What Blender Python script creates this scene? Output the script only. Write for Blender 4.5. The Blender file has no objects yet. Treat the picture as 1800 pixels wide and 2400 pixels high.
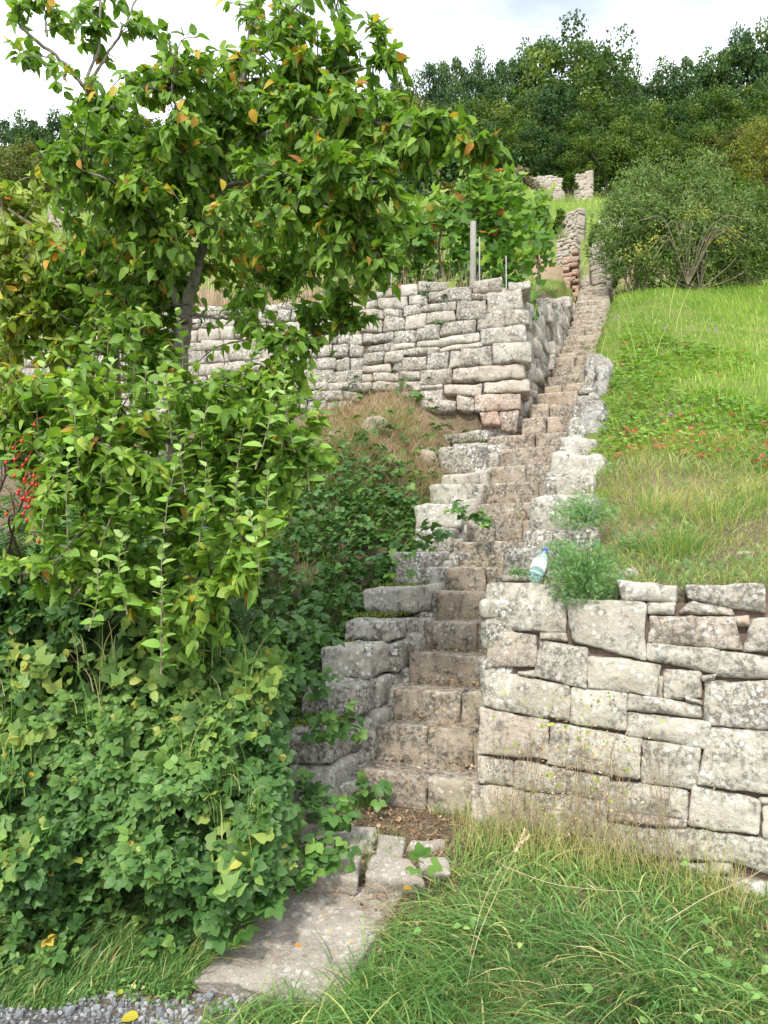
import bpy, math, random
import numpy as np
from mathutils import Vector
R = math.radians
rs = np.random.RandomState(7)
random.seed(7)
sc = bpy.context.scene
col = sc.collection

# ---------------------------------------------------------------- camera
F = 1867.0            # focal length in photo pixels (1800 wide)
PITCH = R(3.98)
EYE = 1.65
cd = bpy.data.cameras.new("camera"); cam = bpy.data.objects.new("camera", cd); col.objects.link(cam)
cam.location = (0, 0, EYE); cam.rotation_euler = (R(90) + PITCH, 0, 0)
cd.sensor_fit = 'VERTICAL'; cd.sensor_height = 36.0; cd.lens = 36.0 * F / 2400.0
cd.clip_start = 0.05; cd.clip_end = 2000
sc.camera = cam
sc.view_settings.view_transform = 'Standard'; sc.view_settings.look = 'None'
sc.view_settings.exposure = 0.75; sc.view_settings.gamma = 1.0
# ---------------------------------------------------------------- world + sun
SUN_EL, SUN_AZ = R(47), R(-163)          # azimuth of the sun measured from +Y towards +X
wd = bpy.data.worlds.new("World"); sc.world = wd; wd.use_nodes = True
nt = wd.node_tree; nt.nodes.clear()
wo = nt.nodes.new('ShaderNodeOutputWorld'); bg = nt.nodes.new('ShaderNodeBackground')
sky = nt.nodes.new('ShaderNodeTexSky'); sky.sky_type = 'NISHITA'; sky.sun_disc = False
sky.sun_elevation = SUN_EL; sky.sun_rotation = SUN_AZ; sky.dust_density = 2.0; sky.air_density = 1.0
tc = nt.nodes.new('ShaderNodeTexCoord'); mp = nt.nodes.new('ShaderNodeMapping'); mp.inputs['Scale'].default_value = (1, 1, 2.6)
cn = nt.nodes.new('ShaderNodeTexNoise'); cn.inputs['Scale'].default_value = 1.6; cn.inputs['Detail'].default_value = 7
cr = nt.nodes.new('ShaderNodeValToRGB'); cr.color_ramp.elements[0].position = .33; cr.color_ramp.elements[1].position = .56
cr.color_ramp.elements[0].color = (.12, .12, .12, 1)
mx = nt.nodes.new('ShaderNodeMixRGB'); mx.inputs[2].default_value = (9.6, 10.0, 10.6, 1)
nt.links.new(tc.outputs['Generated'], mp.inputs[0]); nt.links.new(mp.outputs[0], cn.inputs['Vector'])
nt.links.new(cn.outputs[0], cr.inputs[0]); nt.links.new(cr.outputs[0], mx.inputs[0]); nt.links.new(sky.outputs[0], mx.inputs[1])
nt.links.new(mx.outputs[0], bg.inputs[0]); nt.links.new(bg.outputs[0], wo.inputs[0])
bg.inputs[1].default_value = 0.13
sd = bpy.data.lights.new("sun", 'SUN'); sd.energy = 2.3; sd.angle = R(7); sd.color = (1, .95, .86)
so = bpy.data.objects.new("sun", sd); col.objects.link(so)
sdir = Vector((math.sin(SUN_AZ) * math.cos(SUN_EL), math.cos(SUN_AZ) * math.cos(SUN_EL), math.sin(SUN_EL)))
so.rotation_euler = sdir.to_track_quat('Z', 'Y').to_euler(); so.location = (-3, -3, 12)

# ---------------------------------------------------------------- numpy helpers
LAT = rs.rand(32, 32, 32)
def vnoise(p):
    p = np.asarray(p, float); i = np.floor(p).astype(int); f = p - i; f = f * f * (3 - 2 * f)
    def g(a, b, c): return LAT[(i[..., 0] + a) % 32, (i[..., 1] + b) % 32, (i[..., 2] + c) % 32]
    x, y, z = f[..., 0], f[..., 1], f[..., 2]
    c00 = g(0,0,0)*(1-x)+g(1,0,0)*x; c10 = g(0,1,0)*(1-x)+g(1,1,0)*x
    c01 = g(0,0,1)*(1-x)+g(1,0,1)*x; c11 = g(0,1,1)*(1-x)+g(1,1,1)*x
    return ((c00*(1-y)+c10*y)*(1-z)+(c01*(1-y)+c11*y)*z)*2-1
def n2(x, y, s, o=0.0): return vnoise(np.stack([x*s+o, y*s+o*1.7, np.full_like(x, o*.37+.5)], -1))
def unit(v): return v / np.maximum(np.linalg.norm(v, axis=-1, keepdims=True), 1e-9)

def tag(o, label=None, cat=None, group=None, kind=None):
    if label: o['label'] = label
    if cat: o['category'] = cat
    if group: o['group'] = group
    if kind: o['kind'] = kind
    return o
def empty(name, loc=(0, 0, 0), label=None, cat=None, group=None):
    o = bpy.data.objects.new(name, None); col.objects.link(o); o.location = loc; o.empty_display_size = .1
    return tag(o, label, cat, group)

class MB:
    """collects vertices/faces, builds ONE mesh object"""
    def __init__(s): s.v = []; s.q = []; s.t = []; s.a = []; s.n = 0
    def add(s, v, q=None, t=None, a=(0, 0, 0, 1)):
        v = np.asarray(v, float).reshape(-1, 3)
        if q is not None and len(q): s.q.append(np.asarray(q, int).reshape(-1, 4) + s.n)
        if t is not None and len(t): s.t.append(np.asarray(t, int).reshape(-1, 3) + s.n)
        a = np.asarray(a, float)
        s.a.append(np.broadcast_to(a, (len(v), 4)) if a.ndim == 1 else a)
        s.v.append(v); s.n += len(v)
    def build(s, name, mat, parent=None, smooth=True, origin=None):
        v = np.concatenate(s.v); a = np.concatenate(s.a)
        q = np.concatenate(s.q) if s.q else np.zeros((0, 4), int); t = np.concatenate(s.t) if s.t else np.zeros((0, 3), int)
        off = np.zeros(3)
        if parent is not None: off = np.array(parent['_org']) if '_org' in parent else np.array(parent.location)
        if origin is not None: off = np.array(origin, float)
        me = bpy.data.meshes.new(name)
        me.vertices.add(len(v)); me.vertices.foreach_set('co', (v - off).astype(np.float32).ravel())
        me.loops.add(q.size + t.size); me.loops.foreach_set('vertex_index', np.concatenate([q.ravel(), t.ravel()]).astype(np.int32))
        me.polygons.add(len(q) + len(t))
        ls = np.concatenate([np.arange(len(q)) * 4, q.size + np.arange(len(t)) * 3]).astype(np.int32)
        me.polygons.foreach_set('loop_start', ls)
        me.update(calc_edges=True); me.validate()
        me.polygons.foreach_set('use_smooth', np.full(len(me.polygons), smooth))
        at = me.attributes.new('tone', 'FLOAT_COLOR', 'POINT'); at.data.foreach_set('color', a.astype(np.float32).ravel())
        me.materials.append(mat)
        o = bpy.data.objects.new(name, me); col.objects.link(o)
        if origin is not None: o.location = origin
        if parent is not None: o.parent = parent
        return o

# ray through a photo pixel; hit on vertical plane y=Y
def ray(px, py):
    u = (px - 900) / F; v = (1200 - py) / F
    return np.array([u, math.cos(PITCH) - v * math.sin(PITCH), math.sin(PITCH) + v * math.cos(PITCH)])
CAM = np.array([0, 0, EYE])
def P(px, py, Y):
    d = ray(px, py); return CAM + d * (Y / d[1])
# stair frame: u runs up the stairs, w to the right
A = R(21); S = np.array([math.sin(A), math.cos(A), 0]); W = np.array([math.cos(A), -math.sin(A), 0]); O = np.array([-.11, 4.5, 0])
SW = .64
def fr(u, w, z=0): return O + S * u + W * w + np.array([0, 0, z])
def uw(x, y):
    dx = x - O[0]; dy = y - O[1]
    return dx * S[0] + dy * S[1], dx * W[0] + dy * W[1]
def Pplane(px, py, n, c):
    """ray hit on plane n.p = c"""
    d = ray(px, py); t = (c - n @ CAM) / (n @ d); return CAM + d * t

# ---------------------------------------------------------------- materials
def newmat(name):
    m = bpy.data.materials.new(name); m.use_nodes = True; t = m.node_tree
    b = t.nodes['Principled BSDF']; return m, t, b
def N(t, ty, **k):
    n = t.nodes.new(ty)
    for a, v in k.items():
        if hasattr(n, a): setattr(n, a, v)
        else: n.inputs[a].default_value = v
    return n
def ramp(t, inp, stops, interp='LINEAR'):
    r = t.nodes.new('ShaderNodeValToRGB'); r.color_ramp.interpolation = interp
    e = r.color_ramp.elements
    while len(e) < len(stops): e.new(.5)
    for k, (p, c) in enumerate(stops):
        e[k].position = p; e[k].color = (c, c, c, 1) if isinstance(c, (int, float)) else (*c, 1)
    t.links.new(inp, r.inputs[0]); return r.outputs[0]
def mix(t, f, a, b, mode='MIX'):
    m = t.nodes.new('ShaderNodeMixRGB'); m.blend_type = mode
    for k, x in ((0, f), (1, a), (2, b)):
        if hasattr(x, 'links'): t.links.new(x, m.inputs[k])
        elif k == 0: m.inputs[0].default_value = x
        else: m.inputs[k].default_value = (*x, 1)
    return m.outputs[0]
def mth(t, op, a, b=0.0):
    m = t.nodes.new('ShaderNodeMath'); m.operation = op
    for k, x in ((0, a), (1, b)):
        if hasattr(x, 'links'): t.links.new(x, m.inputs[k])
        else: m.inputs[k].default_value = x
    return m.outputs[0]
def noise(t, co, scale, detail=4, rough=.6):
    n = N(t, 'ShaderNodeTexNoise'); n.inputs['Scale'].default_value = scale; n.inputs['Detail'].default_value = detail
    n.inputs['Roughness'].default_value = rough; t.links.new(co, n.inputs['Vector']); return n.outputs[0]
def voro(t, co, scale, out='Distance', feature='F1'):
    n = N(t, 'ShaderNodeTexVoronoi'); n.feature = feature; n.inputs['Scale'].default_value = scale; t.links.new(co, n.inputs['Vector']); return n.outputs[out]
def poscoord(t):
    g = t.nodes.new('ShaderNodeNewGeometry'); return g.outputs['Position']
def tone(t):
    a = t.nodes.new('ShaderNodeAttribute'); a.attribute_name = 'tone'
    s = t.nodes.new('ShaderNodeSeparateColor'); t.links.new(a.outputs['Color'], s.inputs[0]); return s.outputs

def stone_mat(name, light=(.46, .43, .375), mid=(.33, .30, .25), brown=(.25, .17, .115), lichen=1.0, dark=1.0, warm=0.0, spots=1.0):
    """tone r = random per stone, g = reddish sandstone amount, b = dark lichen amount"""
    m, t, b = newmat(name); co = poscoord(t); tn = tone(t)
    # warp coordinates per stone a little
    n1 = noise(t, co, 3.0, 5, .65); nf = noise(t, co, 38, 4, .7); nm = noise(t, co, 11, 5, .65)
    base = mix(t, ramp(t, n1, [(.35, 0), (.65, 1)]), mid, light)
    base = mix(t, mth(t, 'MULTIPLY', tn[0], .55), base, mix(t, .5, light, (.5, .48, .44)))
    base = mix(t, mth(t, 'MULTIPLY', tn[1], .9), base, mix(t, nf, (.42, .23, .16), (.52, .36, .27)))
    if warm: base = mix(t, mth(t, 'MULTIPLY', ramp(t, nm, [(.3, .3), (.7, 1)]), warm), base, brown)
    base = mix(t, .55, base, mix(t, nf, (.55, .55, .55), (1.25, 1.25, 1.25)), 'MULTIPLY')
    base = mix(t, mth(t, 'MULTIPLY', ramp(t, noise(t, co, 1.7, 3), [(.48, 0), (.62, 1)]), .45), base, mix(t, nf, (.22, .185, .14), (.40, .35, .28)))
    # grey-black crust lichen, patchy and grainy
    dk = mth(t, 'MULTIPLY', ramp(t, mth(t, 'ADD', nm, mth(t, 'MULTIPLY', tn[2], .22)), [(.52, 0), (.66, 1)]), ramp(t, nf, [(.42, 0), (.56, 1)]))
    base = mix(t, mth(t, 'MULTIPLY', dk, .85 * dark), base, (.075, .073, .065))
    # pale round lichen spots of several sizes
    for sc_, th, am, c in ((26, .27, .9, (.66, .66, .62)), (60, .26, .75, (.64, .64, .60)), (13, .2, .6, (.6, .61, .57))):
        v = voro(t, mixvec(t, co, 14, .02), sc_)
        patch = ramp(t, noise(t, co, 2.3 + sc_ * .05, 3), [(.44, 0), (.58, 1)])
        base = mix(t, mth(t, 'MULTIPLY', mth(t, 'MULTIPLY', ramp(t, v, [(th, 1), (th + .07, 0)]), patch), am * lichen * spots), base, c)
    och = mth(t, 'MULTIPLY', ramp(t, voro(t, co, 17), [(.16, 1), (.24, 0)]), ramp(t, noise(t, co, 1.9, 2), [(.56, 0), (.66, 1)]))
    base = mix(t, mth(t, 'MULTIPLY', och, .5), base, (.50, .36, .10))
    # fine pits
    pit = ramp(t, voro(t, co, 95), [(.1, 1), (.22, 0)])
    base = mix(t, mth(t, 'MULTIPLY', pit, .45), base, (.10, .09, .075))
    # moss in upward-facing hollows
    t.links.new(base, b.inputs['Base Color']); b.inputs['Roughness'].default_value = .95; b.inputs['Specular IOR Level'].default_value = .2
    h = mth(t, 'ADD', mth(t, 'MULTIPLY', nm, 1.0), mth(t, 'MULTIPLY', nf, .45)); h = mth(t, 'SUBTRACT', h, mth(t, 'MULTIPLY', pit, .25))
    bp = N(t, 'ShaderNodeBump'); bp.inputs['Distance'].default_value = .02; bp.inputs['Strength'].default_value = .75
    t.links.new(h, bp.inputs['Height']); t.links.new(bp.outputs[0], b.inputs['Normal'])
    return m
def mixvec(t, co, s, amt):
    n = N(t, 'ShaderNodeTexNoise'); n.inputs['Scale'].default_value = s; n.inputs['Detail'].default_value = 2; t.links.new(co, n.inputs['Vector'])
    v = t.nodes.new('ShaderNodeVectorMath'); v.operation = 'MULTIPLY_ADD'
    t.links.new(n.outputs['Color'], v.inputs[0]); v.inputs[1].default_value = (amt, amt, amt); t.links.new(co, v.inputs[2]); return v.outputs[0]

def leaf_mat(name, stops, rough=.45, trans=.35, spec=.35, back=1.25):
    """tone r picks the colour, g varies the value"""
    m, t, b = newmat(name); tn = tone(t); co = poscoord(t)
    c = ramp(t, tn[0], stops)
    c = mix(t, 1.0, c, ramp(t, tn[1], [(0, .55), (1, 1.35)]), 'MULTIPLY')
    c = mix(t, .35, c, mix(t, noise(t, co, 60, 2), (.6, .6, .6), (1.4, 1.4, 1.4)), 'MULTIPLY')
    g = t.nodes.new('ShaderNodeNewGeometry')
    cb = mix(t, 1.0, c, (back, back * 1.0, back * 1.05), 'MULTIPLY')
    c2 = mix(t, g.outputs['Backfacing'], c, cb)
    t.links.new(c2, b.inputs['Base Color']); b.inputs['Roughness'].default_value = rough; b.inputs['Specular IOR Level'].default_value = spec
    tr = t.nodes.new('ShaderNodeBsdfTranslucent'); t.links.new(mix(t, 1.0, c, (1.5, 1.6, .7), 'MULTIPLY'), tr.inputs[0])
    ms = t.nodes.new('ShaderNodeMixShader'); ms.inputs[0].default_value = trans
    t.links.new(b.outputs[0], ms.inputs[1]); t.links.new(tr.outputs[0], ms.inputs[2])
    t.links.new(ms.outputs[0], t.nodes['Material Output'].inputs['Surface'])
    return m
def bark_mat(name, a, c, sc_=30):
    m, t, b = newmat(name); co = poscoord(t); n = noise(t, co, sc_, 5); n2_ = noise(t, co, 6, 3)
    base = mix(t, ramp(t, n, [(.35, 0), (.65, 1)]), a, c); base = mix(t, ramp(t, n2_, [(.5, 0), (.65, .5)]), base, (.20, .22, .14))
    t.links.new(base, b.inputs['Base Color']); b.inputs['Roughness'].default_value = .9
    bp = N(t, 'ShaderNodeBump'); bp.inputs['Distance'].default_value = .008; t.links.new(n, bp.inputs['Height']); t.links.new(bp.outputs[0], b.inputs['Normal'])
    return m
def plain(name, c, rough=.7, **k):
    m, t, b = newmat(name); b.inputs['Base Color'].default_value = (*c, 1); b.inputs['Roughness'].default_value = rough
    for a, v in k.items(): b.inputs[a.replace('_', ' ')].default_value = v
    return m

M = {}
M['wall'] = stone_mat('pale_wall_stone', light=(.525, .49, .405), mid=(.435, .40, .32), lichen=.6, dark=.85)
M['upper'] = stone_mat('weathered_wall_stone', light=(.50, .46, .385), mid=(.38, .34, .275), lichen=.7, dark=.9)
M['step'] = stone_mat('worn_step_stone', light=(.48, .425, .325), mid=(.375, .32, .235), lichen=.7, warm=.4, spots=.7)
M['cheek'] = stone_mat('lichen_block_stone', light=(.47, .445, .37), mid=(.37, .345, .285), lichen=1.0, dark=1.0)
M['grey_rock'] = stone_mat('grey_rock', light=(.33, .32, .285), mid=(.22, .215, .19), lichen=.55, dark=1.0)
M['slab'] = stone_mat('slab_stone', light=(.36, .34, .30), mid=(.28, .26, .225), lichen=.45, dark=.5, warm=.2)
M['far_wall'] = stone_mat('far_wall_stone', light=(.50, .45, .37), mid=(.36, .31, .25), lichen=.5, dark=.5)
M['red_stone'] = stone_mat('red_sandstone', light=(.48, .32, .23), mid=(.36, .24, .18), lichen=.5, dark=.4)
M['mortar'] = None
def earth_mat(name, a, c, d):
    m, t, b = newmat(name); co = poscoord(t); n = noise(t, co, 9, 6); f = noise(t, co, 70, 4)
    base = mix(t, ramp(t, n, [(.35, 0), (.65, 1)]), a, c); base = mix(t, ramp(t, f, [(.5, 0), (.68, 1)]), base, d)
    t.links.new(base, b.inputs['Base Color']); b.inputs['Roughness'].default_value = 1
    bp = N(t, 'ShaderNodeBump'); bp.inputs['Distance'].default_value = .02; t.links.new(mth(t, 'ADD', n, mth(t, 'MULTIPLY', f, .5)), bp.inputs['Height']); t.links.new(bp.outputs[0], b.inputs['Normal'])
    return m
M['mortar'] = earth_mat('earth_joint', (.12, .085, .065), (.23, .165, .13), (.17, .13, .105))
M['red_earth'] = earth_mat('red_earth', (.30, .19, .145), (.40, .26, .20), (.42, .33, .27))
# ground: tone r = gravel, g = green cover, b = red earth
def ground_mat():
    m, t, b = newmat('ground'); co = poscoord(t); tn = tone(t)
    n = noise(t, co, 3, 6); f = noise(t, co, 45, 5, .7)
    soil = mix(t, ramp(t, f, [(.35, 0), (.65, 1)]), (.13, .10, .065), (.27, .215, .145))
    green = mix(t, ramp(t, f, [(.3, 0), (.7, 1)]), mix(t, ramp(t, n, [(.4, 0), (.6, 1)]), (.07, .13, .02), (.13, .17, .045)), mix(t, ramp(t, n, [(.4, 0), (.6, 1)]), (.17, .25, .045), (.28, .29, .10)))
    c = mix(t, ramp(t, mth(t, 'ADD', tn[1], mth(t, 'MULTIPLY', mth(t, 'SUBTRACT', f, .5), .5)), [(.35, 0), (.65, 1)]), soil, green)
    grv = mix(t, ramp(t, voro(t, co, 55), [(.2, 1), (.5, 0)]), (.12, .115, .11), (.30, .30, .30))
    c = mix(t, tn[0], c, grv)
    c = mix(t, tn[2], c, mix(t, f, (.33, .20, .15), (.44, .31, .24)))
    t.links.new(c, b.inputs['Base Color']); b.inputs['Roughness'].default_value = 1; b.inputs['Specular IOR Level'].default_value = .1
    bp = N(t, 'ShaderNodeBump'); bp.inputs['Distance'].default_value = .03; t.links.new(f, bp.inputs['Height']); t.links.new(bp.outputs[0], b.inputs['Normal'])
    return m
M['ground'] = ground_mat()
G1, G2, G3 = (.030, .085, .012), (.065, .155, .018), (.14, .25, .03)
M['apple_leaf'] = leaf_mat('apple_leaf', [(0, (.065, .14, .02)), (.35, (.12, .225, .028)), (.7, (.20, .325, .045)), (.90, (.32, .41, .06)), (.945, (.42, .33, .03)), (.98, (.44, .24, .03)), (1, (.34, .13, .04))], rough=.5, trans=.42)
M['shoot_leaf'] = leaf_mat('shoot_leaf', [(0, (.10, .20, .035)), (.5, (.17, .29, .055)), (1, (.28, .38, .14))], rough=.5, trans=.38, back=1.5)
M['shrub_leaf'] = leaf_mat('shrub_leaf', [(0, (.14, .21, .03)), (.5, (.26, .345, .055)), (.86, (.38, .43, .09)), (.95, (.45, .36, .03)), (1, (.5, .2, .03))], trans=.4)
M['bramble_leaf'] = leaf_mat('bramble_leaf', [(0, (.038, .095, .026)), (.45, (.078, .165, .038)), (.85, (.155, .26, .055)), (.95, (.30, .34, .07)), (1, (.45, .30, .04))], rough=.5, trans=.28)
M['bank_leaf'] = leaf_mat('bank_leaf', [(0, (.04, .10, .022)), (.6, (.075, .165, .033)), (1, (.16, .27, .045))], trans=.28)
M['vine_leaf'] = leaf_mat('vine_leaf', [(0, (.045, .12, .014)), (.5, (.10, .22, .02)), (.8, (.22, .34, .03)), (.93, (.40, .44, .06)), (1, (.38, .10, .04))], trans=.38)
M['grass'] = leaf_mat('grass_blade', [(0, (.06, .14, .035)), (.45, (.115, .235, .06)), (.75, (.19, .31, .08)), (.88, (.40, .41, .12)), (1, (.52, .44, .25))], rough=.5, trans=.32)
M['lawn'] = leaf_mat('lawn_blade', [(0, (.13, .23, .035)), (.5, (.20, .315, .05)), (.85, (.31, .40, .09)), (.95, (.48, .50, .18)), (1, (.52, .44, .25))], rough=.55, trans=.4)
M['cranesbill'] = leaf_mat('cranesbill_leaf', [(0, (.09, .20, .025)), (.55, (.16, .29, .035)), (.88, (.25, .37, .06)), (.93, (.38, .30, .04)), (.955, (.42, .07, .05)), (1, (.55, .10, .10))], trans=.38)
M['straw'] = leaf_mat('dry_straw', [(0, (.20, .13, .075)), (.5, (.38, .28, .17)), (1, (.55, .45, .29))], rough=.8, trans=.2)
M['litter'] = leaf_mat('leaf_litter', [(0, (.11, .065, .04)), (.45, (.22, .14, .08)), (.8, (.34, .24, .14)), (.95, (.46, .38, .24)), (1, (.45, .18, .03))], rough=.9, trans=.1)
M['herb'] = leaf_mat('feathery_leaf', [(0, (.07, .17, .06)), (.5, (.13, .26, .085)), (1, (.22, .35, .12))], trans=.3)
M['moss'] = leaf_mat('moss', [(0, (.05, .09, .012)), (1, (.20, .24, .03))], trans=.1, rough=.9)
M['oak'] = leaf_mat('oak_leaf', [(0, (.012, .038, .010)), (.6, (.036, .085, .016)), (1, (.10, .16, .028))], trans=.25, rough=.6)
M['oak_light'] = leaf_mat('broad_leaf', [(0, (.025, .06, .009)), (.6, (.07, .125, .014)), (1, (.16, .21, .028))], trans=.3, rough=.6)
M['autumn'] = leaf_mat('autumn_leaf', [(0, (.08, .11, .012)), (.6, (.19, .20, .02)), (1, (.42, .20, .03))], trans=.3, rough=.6)
M['russet'] = leaf_mat('russet_leaf', [(0, (.05, .07, .012)), (.6, (.10, .12, .02)), (1, (.22, .14, .04))], trans=.3, rough=.6)
M['grey_bush'] = leaf_mat('greyish_leaf', [(0, (.04, .08, .018)), (.6, (.10, .16, .033)), (1, (.21, .27, .065))], trans=.3, rough=.55)
M['dry_bush'] = leaf_mat('dry_twig_leaf', [(0, (.12, .10, .06)), (1, (.26, .23, .14))], trans=.2, rough=.8)
M['bark'] = bark_mat('apple_bark', (.12, .10, .08), (.30, .27, .22))
M['pale_bark'] = bark_mat('pale_bark', (.16, .12, .085), (.34, .27, .20))
M['dark_bark'] = bark_mat('dark_bark', (.035, .028, .02), (.10, .08, .06))
M['cane'] = plain('bramble_cane', (.075, .035, .025), .7)
M['wood'] = bark_mat('weathered_post', (.20, .19, .17), (.36, .34, .30), 60)
M['hip'] = plain('rose_hip', (.50, .03, .012), .3)
M['petal'] = plain('violet_petal', (.30, .10, .50), .6)

# ---------------------------------------------------------------- heights
ST = [.53,.72,.9,1.075,1.28,1.486,1.66,1.85,2.04,2.22,2.436,2.62,2.82,3.02,3.237,3.44,3.63,3.77,3.96,4.14,4.34,4.48,4.64,4.8,4.95,5.14,5.27,5.435]
STU = [.3 * k for k in range(len(ST))]
# stair path as list of (left end point of the front edge, top z)
steps = [(fr(u, 0), z) for u, z in zip(STU, ST)]
for d, z in ((12.42, 5.62), (12.72, 5.80), (13.02, 5.98)):
    u = (d - 4.5) / S[1] ; steps.append((fr(u * .995, 0), z))
pl = steps[-1][0].copy(); zz = 5.98
for k in range(15):
    pl = pl + np.array([.078, .27, 0]); zz += .137 + .02 * math.sin(k * 2.1); steps.append((pl.copy(), zz))
def soff(u): return np.interp(u, [3.4, 4.0, 4.6, 5.1, 6.0, 7.5, 9.2], [0, .08, .13, .19, .19, .15, .05])
def swid(u): return np.interp(u, [3.9, 4.5, 5.1, 6.0, 7.5, 9.0, 13], [.62, .54, .48, .37, .33, .38, .40])
def stairz(u): return np.interp(u, STU + [8.6, 9.13, 13.3], ST + [5.7, 6.0, 8.1])
RU = [-.12, .1, .6, 1.1, 1.5, 2, 2.35, 3, 3.6, 4.3, 5, 5.5, 6.5, 8.3, 9.3, 11.5, 14]
RZ = [1.46, 1.50, 1.62, 1.80, 2.02, 2.24, 2.45, 2.74, 3.05, 3.5, 3.85, 4.15, 4.78, 5.75, 6.22, 6.9, 8.2]
FARD = [4, 9, 13, 17, 22, 30, 38, 48, 60, 80, 120, 300]
FARZ = [3.6, 4.7, 6.1, 8.1, 10.6, 15.2, 19.6, 24.5, 30, 36, 41, 44]
WA = np.array([1.37, 8.40]); WB = np.array([-5.0, 9.25])       # foot line of the upper wall
def wall_y(x): return WA[1] + (x - WA[0]) * (WB[1] - WA[1]) / (WB[0] - WA[0])
PY = [st_[0][1] for st_ in steps[28:]]; PX = [st_[0][0] + .25 for st_ in steps[28:]]; PZ = [st_[1] for st_ in steps[28:]]
def H(x, y, rough=True):
    x = np.asarray(x, float); y = np.asarray(y, float); u, w = uw(x, y)
    sm = lambda a, b, t: np.clip((t - a) / (b - a), 0, 1) ** 2 * (3 - 2 * np.clip((t - a) / (b - a), 0, 1))
    fdip = .17 * sm(.8, 2.3, w) * sm(-1.6, -.6, u)
    front = np.interp(u, [-3, -1.8, -1.5, -.95, -.1, .1], [0, 0.0, .05, .17, .345, .355]) - fdip
    ul = (np.maximum(x, -1.3) - O[0]) * S[0] + (y - O[1]) * S[1]
    slope = .63 + .2 * sm(-.3, -1.3, w)
    bank = .34 + slope * np.maximum(ul, 0) - .06 * sm(.1, .5, ul)
    bank = np.where(ul < 0, front if False else np.interp(ul, [-3, -1.8, -1.5, -.95, 0], [0, 0.0, .05, .17, .34]), bank)
    far = np.interp(y, FARD, FARZ)
    terr = 4.5 + .40 * (y - 8.6)
    terr = terr + (far - terr) * sm(13, 17, y)
    wy = wall_y(x)
    left = bank * (1 - sm(.12, .2, y - wy)) + terr * sm(.12, .2, y - wy)
    stair = np.where(u < .16, front, stairz(u - .3) - .12)
    ue = u - .358 * np.clip(w - 1, 0, 9) * sm(2, 7, u)
    rz = np.interp(ue, RU, RZ) - .09 * sm(1.6, .9, w) * sm(.2, .5, u)
    rgt = front * (1 - sm(.12, .24, u)) + rz * sm(.12, .24, u)
    rgt = np.where(u > .1, rgt, front)
    z = np.where(w < np.where(y > 8.2, -.36, -.12), left, np.where(w < np.where(u < 5.5, SW + .12, SW + .02), stair, rgt))
    # side of the stair line further up: left terrace begins past the corner
    # soft transition of everything into the far hill
    k = sm(12.5, 16.5, y)
    corr = (1 - sm(.5, 2.5, np.abs(x - 4.4))) * (1 - sm(17, 19, y))
    z = z * (1 - k) + far * k - .28 * k * corr
    z = z + .75 * np.exp(-((x - 3.25) / .62) ** 2 - ((y - 16.3) / 1.5) ** 2) + .55 * np.exp(-((x - 4.7) / .9) ** 2 - ((y - 20.6) / 1.8) ** 2)
    pth = (np.abs(x - np.interp(y, PY, PX)) < .33) & (y > 12.6) & (y < 17.2)
    z = np.where(pth, np.minimum(z, np.interp(y - .3, PY, PZ) - .12), z)
    side = sm(25, 60, y) * np.clip(x * .05, -2.5, 2.5)
    z = z + side
    if rough:
        z = z + .025 * n2(x, y, 2.2, 3.1) * (w > .7) + .03 * n2(x, y, 1.7, 9) * (w < -.5) + .12 * n2(x, y, .35, 5) * sm(14, 20, y) + .35 * n2(x, y, .06, 2) * sm(20, 45, y)
        z = z - .05 * np.clip(w - .6, 0, 1) * 0
    return z

# ---------------------------------------------------------------- ground sheet
def ground():
    ys = np.concatenate([np.arange(-12, 2, .5), np.arange(2, 18.5, .06), np.geomspace(18.6, 420, 125)])
    xs0 = np.concatenate([-np.geomspace(260, 5.2, 50), np.arange(-5.1, 8, .06), np.geomspace(8.1, 260, 50)])
    X, Y = np.meshgrid(xs0, ys); Z = H(X, Y)
    # sheared edges: keep vertical faces narrow by leaving as is (they hide inside walls)
    u, w = uw(X, Y)
    V = np.stack([X, Y, Z], -1).reshape(-1, 3)
    ny, nx = X.shape; i = np.arange(ny - 1)[:, None] * nx + np.arange(nx - 1)[None]
    q = np.stack([i, i + 1, i + nx + 1, i + nx], -1).reshape(-1, 4)
    grav = np.clip((-1.62 + .12 * n2(X, Y, 3, 1) - u) / .12, 0, 1)
    grav = grav * (1 - np.clip((X + .55 + .1 * n2(X, Y, 4, 2)) / .25, 0, 1)) + (Y < 2.35) * 1.0; grav = np.clip(grav, 0, 1)
    green = np.where(w > SW, np.clip(.05 + .3 * (u - 1.4) + .5 * n2(X, Y, 1.1, 8), .0, 1), .25 + .3 * n2(X, Y, 1.4, 6))
    green = np.where(Y > 13, .78 + .35 * n2(X, Y, .5, 4), green)
    green = np.where(u < -.1, .35 + .2 * n2(X, Y, 3, 4), green)
    green = np.where((w > -.1) & (w < SW), .1, green)
    # bare red earth beside the stairs higher up and small scars on the right slope
    red = np.zeros_like(X)
    for (cx, cy, r) in ((1.62, 5.25, .33), (-.4, 8.0, .5), (.5, 8.1, .5), (5.7, 17.5, 1.0), (3.3, 15.5, .8), (2.1, 5.6, .3)):
        red = np.maximum(red, np.clip(1.3 - np.hypot((X - cx), (Y - cy)) / r + .5 * n2(X, Y, 5, 7), 0, .8))
    a = np.stack([grav, green, red, np.ones_like(X)], -1).reshape(-1, 4)
    b = MB(); b.add(V, q, a=a); tag(b.build('ground', M['ground']), kind='structure')
ground()

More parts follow.
